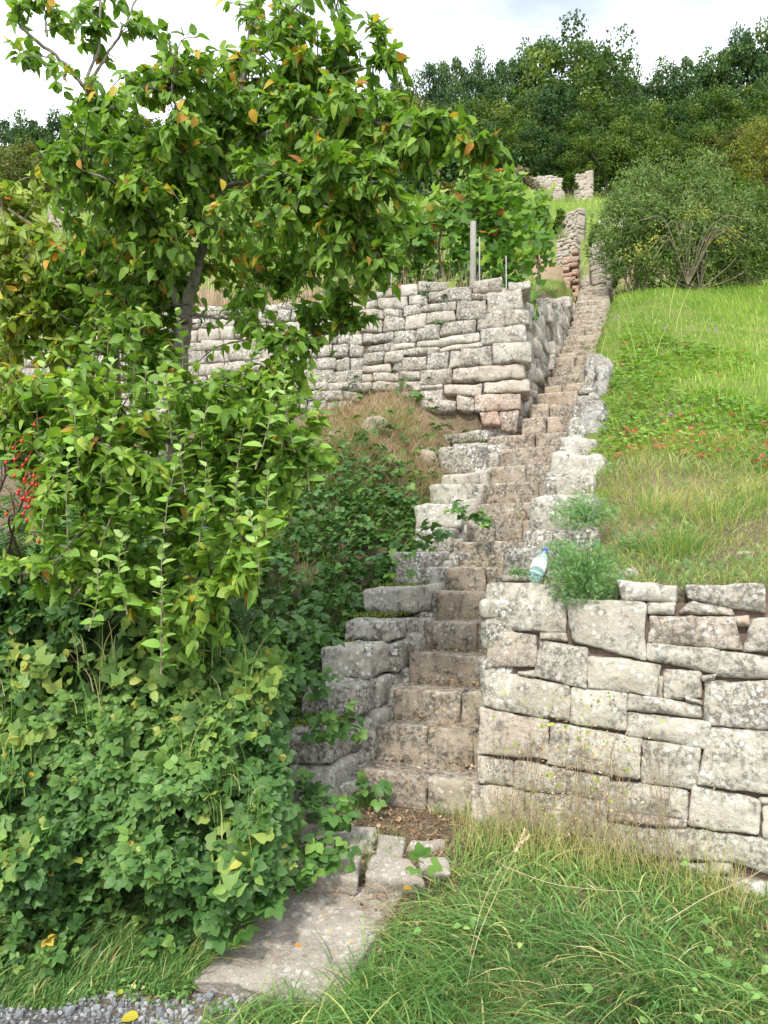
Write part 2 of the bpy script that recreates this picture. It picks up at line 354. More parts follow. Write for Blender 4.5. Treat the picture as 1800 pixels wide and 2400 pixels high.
# ---------------------------------------------------------------- stones
def cube_grid(n):
    k = np.linspace(-1, 1, n + 1); k = np.sign(k) * (1 - (1 - np.abs(k)) ** 1.35)
    vs = []; qs = []; base = 0
    for ax in range(3):
        for sg in (-1, 1):
            a, b_ = [i for i in range(3) if i != ax]
            g = np.zeros((n + 1, n + 1, 3)); g[..., ax] = sg; g[..., a] = k[:, None]; g[..., b_] = k[None, :]
            i = np.arange(n)[:, None] * (n + 1) + np.arange(n)[None]
            q = np.stack([i, i + n + 1, i + n + 2, i + 1], -1).reshape(-1, 4)
            if (sg < 0) != (ax == 1): q = q[:, ::-1]
            vs.append(g.reshape(-1, 3)); qs.append(q + base); base += (n + 1) ** 2
    v = np.concatenate(vs); q = np.concatenate(qs)
    key = np.round(v, 5); un, inv = np.unique(key, axis=0, return_inverse=True); inv = inv.ravel()
    return un, inv[q]
CG = {n: cube_grid(n) for n in (3, 5, 7, 9, 12, 16, 24)}
def stone(mb, c, nrm, depth, r=.03, bulge=.012, amp=.012, n=9, tn=None, seed=None, gap=.004):
    """c: 4 front corners TL,TR,BR,BL; depth goes back along -nrm"""
    c = [np.asarray(p, float) for p in c]; nrm = unit(np.asarray(nrm, float)); seed = rs.rand() * 50 if seed is None else seed
    wv = ((c[1] - c[0]) + (c[2] - c[3])) / 2; hv = ((c[0] - c[3]) + (c[1] - c[2])) / 2
    hw, hh, hd = np.linalg.norm(wv) / 2, np.linalg.norm(hv) / 2, depth / 2
    v, q = CG[n]; half = np.array([hw, hd, hh]); r = min(r, hw * .8, hd * .8, hh * .8)
    p = v * half; inn = np.clip(p, -(half - r), half - r); dl = p - inn; ln = np.linalg.norm(dl, axis=1, keepdims=True)
    p = inn + np.where(ln > 1e-9, dl / np.maximum(ln, 1e-9) * r, 0)
    s, t, d = p[:, 0] / hw * (1 - gap / hw), p[:, 2] / hh * (1 - gap / hh), p[:, 1] / hd      # d=-1 front
    s0, t0 = (s + 1) / 2, (t + 1) / 2
    pos = (c[3][None] * ((1 - s0) * (1 - t0))[:, None] + c[2][None] * (s0 * (1 - t0))[:, None] + c[0][None] * ((1 - s0) * t0)[:, None] + c[1][None] * (s0 * t0)[:, None])
    fb = bulge * (1 - s ** 2) * (1 - t ** 2) * (d < 0)
    pos = pos - nrm * ((d + 1) / 2 * depth)[:, None] + nrm * fb[:, None]
    off = np.stack([vnoise(pos * 7 + seed + k * 9.3) for k in range(3)], -1) * amp + np.stack([vnoise(pos * 21 + seed + k * 5.1) for k in range(3)], -1) * amp * .45
    pos = pos + off
    if n >= 12: pos = pos + np.stack([vnoise(pos * 55 + seed + k * 3.1) for k in range(3)], -1) * min(amp * .3, .004)
    if tn is None: tn = (rs.rand(), max(0, rs.rand() * 1.2 - 1.08), rs.rand(), 1)
    mb.add(pos, q, a=tn)
def sbox(mb, u0, u1, w0, w1, z0, z1, **k):
    """stone block in the stair frame with its front at u0"""
    c = [fr(u0, w0, z1), fr(u0, w1, z1), fr(u0, w1, z0), fr(u0, w0, z0)]
    j = k.pop('jit', .012)
    c = [p + rs.uniform(-j, j, 3) for p in c]
    stone(mb, c, -S, u1 - u0, **k)

# ---------------------------------------------------------------- staircase
def staircase():
    root = empty('stone_staircase', tuple(fr(0, .3, .35)), 'long steep flight of worn brown stone steps climbing between block side walls', 'staircase')
    for i, (pt, z) in enumerate(steps):
        b = MB(); n = 12 if i < 6 else 9 if i < 14 else 7 if i < 30 else 5
        zb = (steps[i - 1][1] if i else .34) - .06
        tread = .38 if i < 30 else .36
        uu_ = uw(pt[0], pt[1])[0]; wdt = float(swid(uu_)) + .04 if i > 12 else SW; pt = pt + W * (float(soff(uu_)) if i < 31 else .05)
        # cut into 1-3 blocks
        cuts = {0: [.56], 1: [.42, .84], 2: [.6], 3: [], 4: [.53], 5: [], 6: [.4], 7: [], 8: [.3, .66], 9: [], 10: [.72], 11: [.45], 12: [.78], 13: [.3], 14: [.38], 15: [.33], 16: []}.get(i, [round(random.uniform(.3, .7), 2)] if random.random() < .25 else [])
        xs_ = [0] + cuts + [1]
        x_lo = -.5 if i == 13 else (-.06 if i < 14 else -.03)
        for a_, b_ in zip(xs_[:-1], xs_[1:]):
            w0 = x_lo if a_ == 0 else a_ * wdt; w1 = wdt + (.03 if i < 14 else .12) if b_ == 1 else b_ * wdt
            p0 = pt + W * w0; p1 = pt + W * w1
            j = .012 + .004 * (i > 20)
            dz = [rs.uniform(-j, j) for _ in range(4)]; du = rs.uniform(-.015, .015)
            c = [p0 + [0, 0, z + dz[0]], p1 + [0, 0, z + dz[1]], p1 + [0, 0, zb], p0 + [0, 0, zb]]
            c = [q_ + S * (du + rs.uniform(-.008, .008)) for q_ in c]
            tn = (rs.rand() * .7, .15 * rs.rand() + (.2 if 11 < i < 17 else 0), rs.rand() * .8, 1)
            stone(b, c, -S + [0, 0, .04], tread, r=.02, bulge=.008, amp=.009 if i > 8 else .011, n=n, tn=tn, gap=.002)
        b.build('step', M['step'], root)
staircase()

# ---------------------------------------------------------------- left side wall of the stairs
def left_cheek():
    root = empty('stepped_side_wall', tuple(fr(0, -.3, .3)), 'stepped side wall of grey lichened blocks on the left of the stairs', 'wall')
    L = [(-.23, .26, .585, -.36), (-.21, .59, .765, -.40), (.11, .77, .975, -.44), (.40, .98, 1.165, -.46), (.73, 1.17, 1.315, -.46), (1.22, 1.32, 1.51, -.52), (1.78, 1.515, 1.76, -.52),
         (2.15, 1.765, 1.97, -.46), (2.46, 1.975, 2.20, -.55), (2.82, 2.205, 2.41, -.52), (3.12, 2.415, 2.56, -.50), (3.35, 2.565, 2.83, -.60), (3.66, 2.835, 2.94, -.55), (3.86, 2.945, 3.08, -.70)]
    for i, (u, z0, z1, wl) in enumerate(L):
        b = MB(); wr = -.11 if i < 12 else -.2; n = 12 if i < 7 else 9
        u1 = u + random.uniform(.32, .46)
        sbox(b, u, u1, wl, wr, z0 - .01, z1, n=n, r=.035, amp=.017, bulge=.01, jit=.018)
        # stones further back in the same course, facing the stairs
        ue = u + .95
        uu = u1 + .004
        while uu < ue:
            un = uu + random.uniform(.2, .38)
            sbox(b, uu, un, -.38, -.10 + random.uniform(-.02, .03), z0 + random.uniform(-.02, .02), z1 - random.uniform(.0, .03), n=9, r=.035, amp=.017, jit=.016)
            uu = un + .004
        b.build('block', M['cheek'], root)
    # low cheek kerb against the stairs (fills between the blocks and the steps)
    b = MB()
    for k in range(26):
        u0 = -.1 + k * .165; z = stairz(u0) + .02
        sbox(b, u0, u0 + .2, -.2, -.035, z - .5, z + random.uniform(-.02, .12) - .1, n=7, r=.035, amp=.016)
    b.build('infill', M['cheek'], root)
left_cheek()

# ---------------------------------------------------------------- lower retaining wall (traced stone pattern, real depth)
BAT = .13
nl = S.copy() * -1; plane_n = S - BAT * np.array([0, 0, 1.]); plane_c = plane_n @ fr(-.1, 0, .3)
def wallpt(cx, cy): return Pplane(1050 + .4521 * cx, 1250 + .4521 * cy, plane_n, plane_c)
LOW = [
 (205,258,600,262,612,512,197,497),(215,508,458,525,450,690,190,705),(475,515,610,520,615,560,480,548),(475,550,725,600,715,805,445,740),
 (612,330,1030,362,1028,655,645,562),(360,715,445,712,445,745,365,730),(190,712,625,790,620,970,180,890),(735,635,1100,680,1080,840,730,795),
 (640,810,918,830,915,1022,628,985),(870,245,1195,270,1190,355,900,350),(1035,357,1180,360,1170,418,1040,415),(1230,275,1640,262,1650,415,1250,345),
 (1250,350,1480,385,1480,425,1200,412),(1048,425,1490,440,1532,602,1045,570),(1470,435,1560,430,1568,480,1510,482),(1570,440,1800,420,1800,620,1540,605),
 (1040,573,1405,600,1385,722,1035,655),(1410,610,1800,645,1800,752,1395,740),(1117,700,1312,720,1310,858,1115,850),(1090,745,1113,745,1113,862,1085,862),
 (1315,738,1385,730,1378,760,1320,764),(930,835,1312,898,1310,962,922,915),(1228,850,1315,868,1318,890,1240,875),(930,930,1350,985,1340,1112,928,1045),
 (1335,762,1800,778,1800,1022,1320,985),(165,908,525,975,520,1175,150,1145),(530,985,1000,1065,985,1275,525,1195),(1010,1070,1308,1112,1300,1325,1000,1300),
 (1360,1015,1800,1032,1800,1372,1298,1300),(155,1152,332,1180,335,1310,150,1295),(338,1185,610,1215,605,1350,338,1322),(612,1222,832,1262,830,1380,610,1352),
 (838,1285,1245,1330,1235,1475,832,1440),(1270,1312,1630,1388,1620,1565,1250,1510),(1612,1372,1800,1380,1800,1408,1615,1402),(1638,1412,1800,1412,1800,1592,1630,1572),
 (130,1302,392,1332,392,1600,115,1560),(396,1345,825,1388,822,1572,396,1580),(830,1446,1240,1482,1240,1520,830,1498),(828,1504,1435,1560,1410,1712,828,1662),
 (1450,1572,1800,1600,1800,1800,1432,1702),(396,1585,700,1580,695,1830,396,1840),(700,1668,1340,1720,1315,1880,700,1850),(1365,1702,1470,1722,1472,1766,1358,1766),
 (1340,1772,1632,1802,1632,1960,1325,1900),(1640,1806,1800,1815,1800,1990,1640,1975),(112,1564,392,1604,392,1850,108,1830),
 (700,1582,824,1580,826,1662,700,1664),(100,1836,420,1846,420,2060,95,2050),(424,1846,860,1858,860,2080,424,2070),(864,1862,1310,1888,1310,2110,864,2090),(1316,1905,1660,1966,1660,2200,1316,2150),(1664,1980,1960,2000,1960,2230,1664,2200)]
def lower_wall():
    root = empty('retaining_wall', tuple(fr(-.1, 1.5, .3)), 'pale grey dry-stone retaining wall of big blocks at lower right behind the long grass', 'wall')
    root['_org'] = tuple(fr(-.1, 1.5, .3))
    b = MB(); nn = unit(-plane_n)
    for k, s_ in enumerate(LOW):
        c = [wallpt(s_[0], s_[1]), wallpt(s_[2], s_[3]), wallpt(s_[4], s_[5]), wallpt(s_[6], s_[7])]
        area = abs((s_[2] - s_[0]) * (s_[5] - s_[1]))
        n = 24 if area > 60000 else 16 if area > 30000 else 12 if area > 15000 else 7
        tn = (rs.rand(), .5 if k in (14, 38) else max(0, rs.rand() * .8 - .5), .9 if k in (24, 39, 12, 11, 13) else rs.rand() * .7, 1)
        c = [p + nn * rs.uniform(-.01, .012) for p in c]
        stone(b, c, nn, .3 if area > 9000 else .12, r=.013 if area > 15000 else .008, bulge=.018, amp=.010 if area > 9000 else .004, n=n, tn=tn, gap=-.004, seed=k * 3.7)
    # the wall goes on to the right, outside the picture
    def slope(z): return (z - .3) * BAT - .1
    z = .1
    while z < 1.5:
        h = random.uniform(.15, .24); w = 2.16 + random.uniform(0, .12)
        while w < 4.3:
            ww = random.uniform(.2, .5); z1 = min(z + h, 1.56)
            c = [fr(slope(z1), w, z1), fr(slope(z1), w + ww, z1), fr(slope(z), w + ww, z), fr(slope(z), w, z)]
            stone(b, [p + rs.uniform(-.008, .008, 3) for p in c], nn, .25, r=.03, n=7, bulge=.015, amp=.011); w += ww + .005
        z += h + .004
    b.build('masonry', M['wall'], root)
    # packed earth core behind and between the stones
    b = MB(); v = []
    for w_ in (.70, 4.35):
        for (uo, z_) in ((.045, .0), (.045, 1.47), (.34, 1.47), (.34, 0)): v.append(fr(slope(z_) + uo if uo < .1 else uo, w_, z_))
    b.add(v, [(0, 1, 5, 4), (1, 2, 6, 5), (2, 3, 7, 6), (3, 0, 4, 7), (0, 3, 2, 1), (4, 5, 6, 7)]); b.build('earth_core', M['mortar'], root, smooth=False)
lower_wall()

def right_cheek():
    root = empty('block_side_wall', tuple(fr(.8, .9, 1.2)), 'rising row of white speckled blocks on the right of the stairs', 'wall')
    # (u, z0, z1, w_right, lean)
    L = [(.56, 1.50, 1.755, 1.02), (1.08, 1.62, 1.905, 1.16), (1.42, 1.86, 2.165, 1.12), (1.95, 2.1, 2.34, 1.05), (2.28, 2.24, 2.565, 1.12), (2.9, 2.5, 2.79, 1.0)]
    for i, (u, z0, z1, wr) in enumerate(L):
        b = MB(); sbox(b, u, u + .5, .67, wr, z0 - .06, z1, n=12, r=.045, amp=.022, bulge=.012, jit=.02); b.build('block', M['cheek'], root)
    # big leaning grey rocks further up
    for (u, u1, w0, w1, z0, z1) in ((3.45, 4.2, .70, 1.08, 2.7, 3.32), (4.3, 4.95, .76, 1.0, 3.2, 3.92), (5.0, 5.6, .60, .98, 3.5, 4.16), (4.0, 4.5, .70, .95, 2.9, 3.5)):
        b = MB(); c = [fr(u + .25, w0 + .06, z1), fr(u + .28, w1 - .08, z1 - .05), fr(u, w1, z0), fr(u, w0, z0)]
        stone(b, c, -S, u1 - u, r=.12, amp=.05, bulge=.03, n=12); b.build('rock', M['grey_rock'], root)
    # stones facing the stairs under the blocks
    b = MB()
    for k in range(22):
        u0 = .02 + k * .24; top = np.interp(u0 + .12, RU, RZ) - .02; z = stairz(u0) - .25
        while z < top - .05:
            z1 = min(z + random.uniform(.16, .24), top)
            c = [fr(u0 + .235, .655, z1), fr(u0, .655, z1), fr(u0, .655, z), fr(u0 + .235, .655, z)]
            stone(b, [p + rs.uniform(-.012, .012, 3) for p in c], -W, .18, r=.03, n=5, amp=.012); z = z1 + .003
    b.build('side_masonry', M['cheek'], root)
right_cheek()

# ---------------------------------------------------------------- upper retaining wall
wdir = unit(np.array([WB[0] - WA[0], WB[1] - WA[1], 0])); wn = np.array([wdir[1], -wdir[0], 0]); wn = wn if wn[1] < 0 else -wn
UB = .10
upn = -wn - UB * np.array([0, 0, 1.]); upc = upn @ np.array([WA[0], WA[1], 3.0])
def uppt(cx, cy): return Pplane(850 + .3918 * cx, 600 + .3918 * cy, upn, upc)
UPQ = [(870,152,1000,150,1008,198,880,212),(745,222,952,202,958,312,745,342),(848,325,995,318,1000,408,852,412),(682,347,842,336,846,432,682,440),(705,435,980,408,985,512,705,532),
 (785,522,1008,516,1010,632,780,637),(540,678,968,636,972,718,535,750),(725,752,1000,726,1005,808,722,812),(665,832,945,820,948,916,665,922),(705,926,815,926,815,1012,715,1012),(818,925,935,922,920,1048,822,1034),
 (590,562,775,536,780,650,585,660),(520,562,585,560,585,665,515,668),(386,585,515,572,512,670,380,680),(567,265,740,265,740,370,555,375),(660,142,832,136,836,200,660,218),(460,386,675,380,675,445,455,475),
 (326,402,460,400,455,495,324,505),(380,335,550,326,550,382,380,405),(330,506,695,450,700,508,322,542),(465,545,705,512,710,550,465,575),(332,156,502,150,496,205,330,220),(232,166,328,160,330,236,235,240),
 (484,188,652,172,652,262,475,270),(397,210,484,206,480,275,390,276),(275,236,392,220,388,284,275,288),(655,223,745,226,745,262,655,260),(350,285,562,276,560,322,345,328),(240,292,345,290,345,350,240,358),
 (255,358,378,345,376,430,250,440),(190,450,320,437,318,512,190,525),(248,548,455,540,450,592,252,592),(175,612,382,600,382,680,180,686),(215,692,342,686,342,730,215,735),(345,684,530,672,530,755,350,775),
 (480,768,720,756,700,830,490,826),(90,252,272,245,270,310,95,316),(130,362,250,365,250,440,120,450),(160,530,315,516,310,548,160,572),(30,532,188,516,160,575,28,572),(135,578,245,562,240,630,130,640),
 (60,460,190,452,190,510,60,516),(0,578,130,572,130,628,0,645),(15,218,228,190,220,238,20,265),(0,460,58,460,58,512,0,520),(0,652,170,642,170,690,0,696),(0,702,60,700,60,748,0,752),(62,698,212,692,212,745,62,748),
 (0,320,120,318,120,372,0,380),(0,384,118,376,118,450,0,455),(0,268,88,262,90,315,0,318),(122,318,238,316,238,362,122,366),(60,752,345,738,345,800,60,808),(100,812,480,780,480,860,100,870),(-10,756,56,754,56,808,-10,812),
 (350,780,478,772,478,800,350,800),(560,836,662,836,662,920,560,915),(340,865,556,860,556,930,340,930)]
def upper_wall():
    root = empty('terrace_wall', (WA[0], WA[1], 3.0), 'weathered beige dry-stone terrace wall with a big quoined corner beside the upper stairs', 'wall')
    b = MB(); nn = unit(-upn); nn = nn if nn[1] < 0 else -nn
    for k, s_ in enumerate(UPQ):
        c = [uppt(s_[0], s_[1]), uppt(s_[2], s_[3]), uppt(s_[4], s_[5]), uppt(s_[6], s_[7])]
        area = abs((s_[2] - s_[0]) * (s_[5] - s_[1])); red = 1.0 if k == 9 else .55 if k in (8, 10) else .06 * rs.rand() + (.14 if s_[1] > 600 else 0)
        c = [p + nn * rs.uniform(-.03, .025) for p in c]
        stone(b, c, nn, .34, r=.024, bulge=.018, amp=.016, n=12 if area > 15000 else 9, tn=(rs.rand(), red, rs.rand(), 1), gap=-.005, seed=k * 2.3)
    # courses continuing to the left, behind the tree
    x = uppt(0, 500)[0]
    def at(s_, z):    # s_ metres left of x
        p = np.array([x, wall_y(x), 0]) + wdir * s_; p = p - wn * (z - 3.0) * UB; p[2] = z; return p
    s0 = .01; 
    z = 3.35
    while z < 4.62:
        h = random.uniform(.09, .17); s_ = random.uniform(.0, .05)
        while s_ < 4.2:
            w_ = random.uniform(.13, .38); zz0 = z + .03 * math.sin(s_ * 2); z1 = min(zz0 + h, 4.66)
            c = [at(s_ + w_, z1), at(s_, z1), at(s_, zz0), at(s_ + w_, zz0)]
            stone(b, [p + rs.uniform(-.012, .012, 3) for p in c], nn, .28, r=.02, n=5, bulge=.015, amp=.014, gap=-.003); s_ += w_ + .004
        z += h + .003
    b.build('masonry', M['upper'], root)
    # return face along the stairs
    b = MB(); z = 2.95
    def topz(u): return np.interp(u, [4.2, 4.9, 5.4, 6.4, 7.4, 8.5, 9.3], [4.72, 4.74, 4.85, 5.2, 5.5, 5.86, 6.15])
    while z < 6.1:
        h = random.uniform(.13, .24); u = 4.24 + (z - 2.95) * .05
        while u < 9.2:
            un = u + random.uniform(.2, .5); fl = stairz(u) - .35; tz = topz((u + un) / 2)
            if z + h > fl and z < tz - .06:
                z1 = min(z + h, tz); wo_ = -.07 - (z - 2.95) * .05 * (u < 6) + rs.uniform(-.03, .03); o0 = float(soff(u)) * (u > 4.4); o1 = float(soff(un))
                c = [fr(u, wo_ + o0, z1), fr(un, wo_ + o1, z1), fr(un, wo_ + o1, z), fr(u, wo_ + o0, z)]
                stone(b, [p + rs.uniform(-.02, .02, 3) for p in c], W, .3, r=.02, n=9, bulge=.02, amp=.02, gap=-.006, tn=(rs.rand(), .1 * rs.rand(), rs.rand() * .8, 1)); 
            u = un + .004
        z += h + .004
    b.build('side_masonry', M['upper'], root)
    b = MB()
    p0 = np.array([WA[0], WA[1], 0.]); p0 = fr(4.32, -.2)
    pts = [p0 + [0, 0, 2.6], p0 + wdir * 6 - wn * .08 + [0, 0, 2.6]]
    a0 = p0 - wn * .10; a1 = p0 - wn * .06 + wdir * 6.2
    bk = np.array([0, .34, 0]); up = lambda p, z, o=0: p + np.array([0, 0, z]) - wn * o
    v = [up(a0, 2.6), up(a1, 2.6), up(a1, 4.55, .17), up(a0, 4.62, .17), up(a0 + bk, 2.6), up(a1 + bk, 2.6), up(a1 + bk, 4.55), up(a0 + bk, 4.62)]
    b.add(v, [(0, 1, 2, 3), (4, 5, 6, 7), (0, 1, 5, 4), (3, 2, 6, 7), (0, 3, 7, 4), (1, 2, 6, 5)])
    us = np.linspace(4.4, 9.2, 17); base = b.n; v = []
    for u in us:
        tz = topz(u) - .07; fz = stairz(u) - .5
        o_ = float(soff(u)); v += [fr(u, -.16 + o_, fz), fr(u, -.2 + o_, tz), fr(u, -.5, tz), fr(u, -.5, fz)]
    q = []
    for k in range(16):
        for j in range(4): q.append((k * 4 + j, k * 4 + (j + 1) % 4, k * 4 + 4 + (j + 1) % 4, k * 4 + 4 + j))
    q += [(0, 1, 2, 3), (64, 65, 66, 67)]
    b.add(v, q); b.build('earth_core', M['mortar'], root, smooth=False)
upper_wall()

# ---------------------------------------------------------------- far walls
def course_wall(name, label, p0, p1, z0a, z0b, h0, h1, mat, sw=(.2, .5), ch=(.12, .22), n=5, depth=.4, red=.15):
    p0 = np.array([*p0, 0.]); p1 = np.array([*p1, 0.]); L = np.linalg.norm(p1 - p0); d = (p1 - p0) / L; nn = np.array([d[1], -d[0], 0]); nn = nn if nn[1] < 0 else -nn
    root = empty(name, tuple(p0 + [0, 0, z0a]), label, 'wall'); b = MB(); z = 0
    while z < max(h0, h1):
        h = random.uniform(*ch); s = 0
        while s < L:
            w = random.uniform(*sw); f = (s + w / 2) / L; top = h0 + (h1 - h0) * f + .06 * math.sin(s * 3)
            if z < top - .04:
                z1 = min(z + h, top + .03); g = z0a + (z0b - z0a) * f; e = min(s + w, L)
                c = [p0 + d * s + [0, 0, g + z1], p0 + d * e + [0, 0, g + z1], p0 + d * e + [0, 0, g + z], p0 + d * s + [0, 0, g + z]]
                c = [c_ - nn * .1 * z for c_ in c]; jj = min(.02, h * .09)
                stone(b, [q + rs.uniform(-jj, jj, 3) for q in c], nn, depth * .6, r=.016, n=n, amp=.010, bulge=.01, gap=-.004, tn=(rs.rand(), red * 2 * rs.rand(), rs.rand(), 1))
            s += w + .004
        z += h + .002
    b.build('masonry', mat, root)
    b = MB(); m_ = -nn
    v = []
    for (p, g, hh) in ((p0 + d * .08, z0a, h0), (p1 - d * .08, z0b, h1)):
        for (o, z_) in ((.1, -.3), (.1 + .1 * hh, hh - .1), (depth, hh - .1), (depth, -.3)): v.append(p + m_ * o + [0, 0, g + z_])
    b.add(v, [(0, 1, 5, 4), (1, 2, 6, 5), (2, 3, 7, 6), (3, 0, 4, 7), (0, 1, 2, 3), (4, 5, 6, 7)]); b.build('earth_core', M['mortar'], root, smooth=False)
    return root
def pw(px, py, d):
    p = P(px, py, d); return (p[0], p[1]), p[2]
def wall_px(name, label, a, b_, ya, yb, d0, d1, mat, **k):
    """a,b: px of both ends; ya/yb = (foot py, top py)"""
    (p0, z0), (p1, z1) = pw(a, ya[0], d0), pw(b_, yb[0], d1)
    g0, g1 = float(H(*p0)) - .1, float(H(*p1)) - .1; z0 = min(z0, g0) if z0 - g0 < .6 else g0; z1 = min(z1, g1) if z1 - g1 < .6 else g1
    return course_wall(name, label, p0, p1, z0, z1, pw(a, ya[1], d0)[1] - z0, pw(b_, yb[1], d1)[1] - z1, mat, **k)
wall_px('terrace_wall', 'far pale wall remnant at the wood edge, left of the small bush', 1245, 1325, (443, 414), (440, 410), 37, 37, M['far_wall'], sw=(.2, .5), ch=(.1, .2))
wall_px('terrace_wall', 'far pale wall end with a straight right edge at the wood edge', 1344, 1388, (440, 408), (434, 400), 36.6, 36.2, M['far_wall'], sw=(.2, .5), ch=(.1, .2))
wall_px('terrace_wall', 'narrow stack of flat stones above the stairs, topped by grass', 1318, 1352, (540, 504), (545, 486), 21, 20.5, M['far_wall'], sw=(.10, .22), ch=(.05, .10))
wall_px('terrace_wall', 'low grey wall stub above the red sandstone wall', 1300, 1346, (580, 556), (585, 549), 17.5, 17.2, M['far_wall'], sw=(.08, .2), ch=(.04, .08))
wall_px('sandstone_wall', 'crumbling reddish sandstone wall end left of the upper steps', 1318, 1356, (664, 606), (664, 570), 14.8, 14.7, M['red_stone'], sw=(.10, .19), ch=(.06, .12), red=.75)
wall_px('terrace_wall', 'narrow grey wall flanking the top steps on their right', 1416, 1440, (690, 566), (676, 560), 15.0, 15.2, M['far_wall'], sw=(.1, .24), ch=(.06, .11))
wall_px('terrace_wall', 'short wall remnant showing through the branches at far left', 118, 175, (510, 486), (505, 470), 26, 26.5, M['far_wall'], sw=(.15, .4), ch=(.1, .2))

# ---------------------------------------------------------------- slab, paving stones, rocks
def flat_stone(name, label, cat, px4, zt, thick, mat, r=.02, n=12, amp=.008, group=None, tn=None):
    """px4 TL,TR,BR,BL outline of the top face in the photo, zt heights at those corners"""
    c = []
    for (px, py), z in zip(px4, zt):
        d = ray(px, py); t = (z - EYE) / d[2]; c.append(CAM + d * t)
    nn = unit(np.cross(c[1] - c[0], c[3] - c[0])); nn = nn if nn[2] > 0 else -nn
    b = MB(); stone(b, c, nn, thick, r=r, bulge=.004, amp=amp, n=n, tn=tn or (rs.rand(), .1, rs.rand() * .4, 1), gap=.001)
    o = b.build(name, mat, origin=tuple(sum(c) / 4 - nn * thick)); return tag(o, label, cat, group)
flat_stone('stone_slab', 'large flat grey slab lying in front of the stairs between brambles and grass', 'slab', [(640, 2084), (962, 2080), (790, 2345), (440, 2292)], [.225, .225, .105, .105], .12, M['slab'], n=24, amp=.016, r=.012)
PS = [([(700, 1925), (885, 1935), (872, 1992), (705, 1985)], 'wide flat paving stone at the left of the dirt landing'),
      ([(900, 1915), (1000, 1922), (1010, 1958), (895, 1950)], 'small pale paving stone nearest the first step'),
      ([(886, 1952), (950, 1955), (942, 2010), (880, 2005)], 'small round paving stone in the middle of the landing'),
      ([(870, 2000), (965, 2012), (1000, 2062), (850, 2055)], 'paving stone next to the back edge of the big slab'),
      ([(700, 1995), (850, 2004), (835, 2062), (690, 2055)], 'paving stone touching the brambles at the left of the landing'),
      ([(960, 1962), (1045, 1962), (1050, 1995), (955, 1992)], 'thin paving stone by the foot of the retaining wall'),
      ([(770, 1880), (880, 1888), (880, 1922), (765, 1918)], 'low paving stone at the left corner of the first step'),
      ([(975, 2002), (1050, 2004), (1060, 2045), (985, 2045)], 'half buried paving stone by the long grass')]
for p4, lb in PS: flat_stone('paving_stone', lb, 'stone', p4, [.335, .335, .29, .29], .09, M['slab'], r=.018, n=9, amp=.012, group='paving stones on the dirt landing')
def rock(px, py, d, s, label, mat='cheek', squash=.7):
    p = P(px, py, d); g_ = float(H(p[0], p[1])); p[2] = min(p[2], g_ + s * squash * .25) if abs(p[2] - g_) < 1.2 else p[2]; hx = s / 2; c = [p + [-hx * .7, 0, hx * squash], p + [hx * .6, 0, hx * squash * 1.2], p + [hx, 0, -hx * squash], p + [-hx, 0, -hx * squash]]
    b = MB(); stone(b, c, (0, -1, 0), s * .8, r=s * .25, amp=s * .07, bulge=s * .05, n=9)
    tag(b.build('rock', M[mat], origin=tuple(p)), label, 'rock', 'loose rocks')
rock(1481, 1330, 4.45, .14, 'loose grey rock with a pale top sitting above the lower wall')
rock(1755, 1300, 4.6, .16, 'pale rock half sunk in the bank at the right edge', squash=.35)
rock(1390, 1432 - 150, 4.9, .12, 'small stone under the feathery plant', squash=.4)
rock(1105, 985, 7.75, .30, 'dark rough stone at the head of the left side wall', 'step')
rock(1155, 1010, 7.7, .22, 'brown wedge shaped stone under the corner of the terrace wall', 'step')
rock(1318, 648, 13.6, .45, 'dark slanting boulder below the red earth', squash=.35)
rock(1318, 684, 11.6, .26, 'white-topped stone on the end of the terrace side wall')
rock(1420, 693, 12.6, .35, 'grey rock beside the steps at the lawn corner')
for k, (px, py, d, s) in enumerate(((1350, 1035 - 3, 8.2, .2), (880, 925, 8.0, .35), (1000, 950, 7.9, .38), (780, 905, 8.1, .22))):
    rock(px if k else 1188, py if k else 1040, d if k else 7.75, s, ['small pale stone lying at the left edge of the steps', 'brown boulder behind the dry weeds', 'brown boulder nearest the wall corner', 'small stone on the bare bank under the wall'][k], 'step' if k else 'cheek')
for k, (px, py, d, s, lb) in enumerate(((1412, 470, 27, .5, 'grey rubble stone above the right bush, leftmost of four'), (1432, 462, 28, .6, 'pale rubble stone by the right bush, second from the left'), (1450, 478, 27, .5, 'grey rubble stone by the right bush, third from the left'), (1462, 460, 28, .5, 'grey rubble stone by the right bush, rightmost of four'))):
    rock(px, py, d, s, lb, 'far_wall')

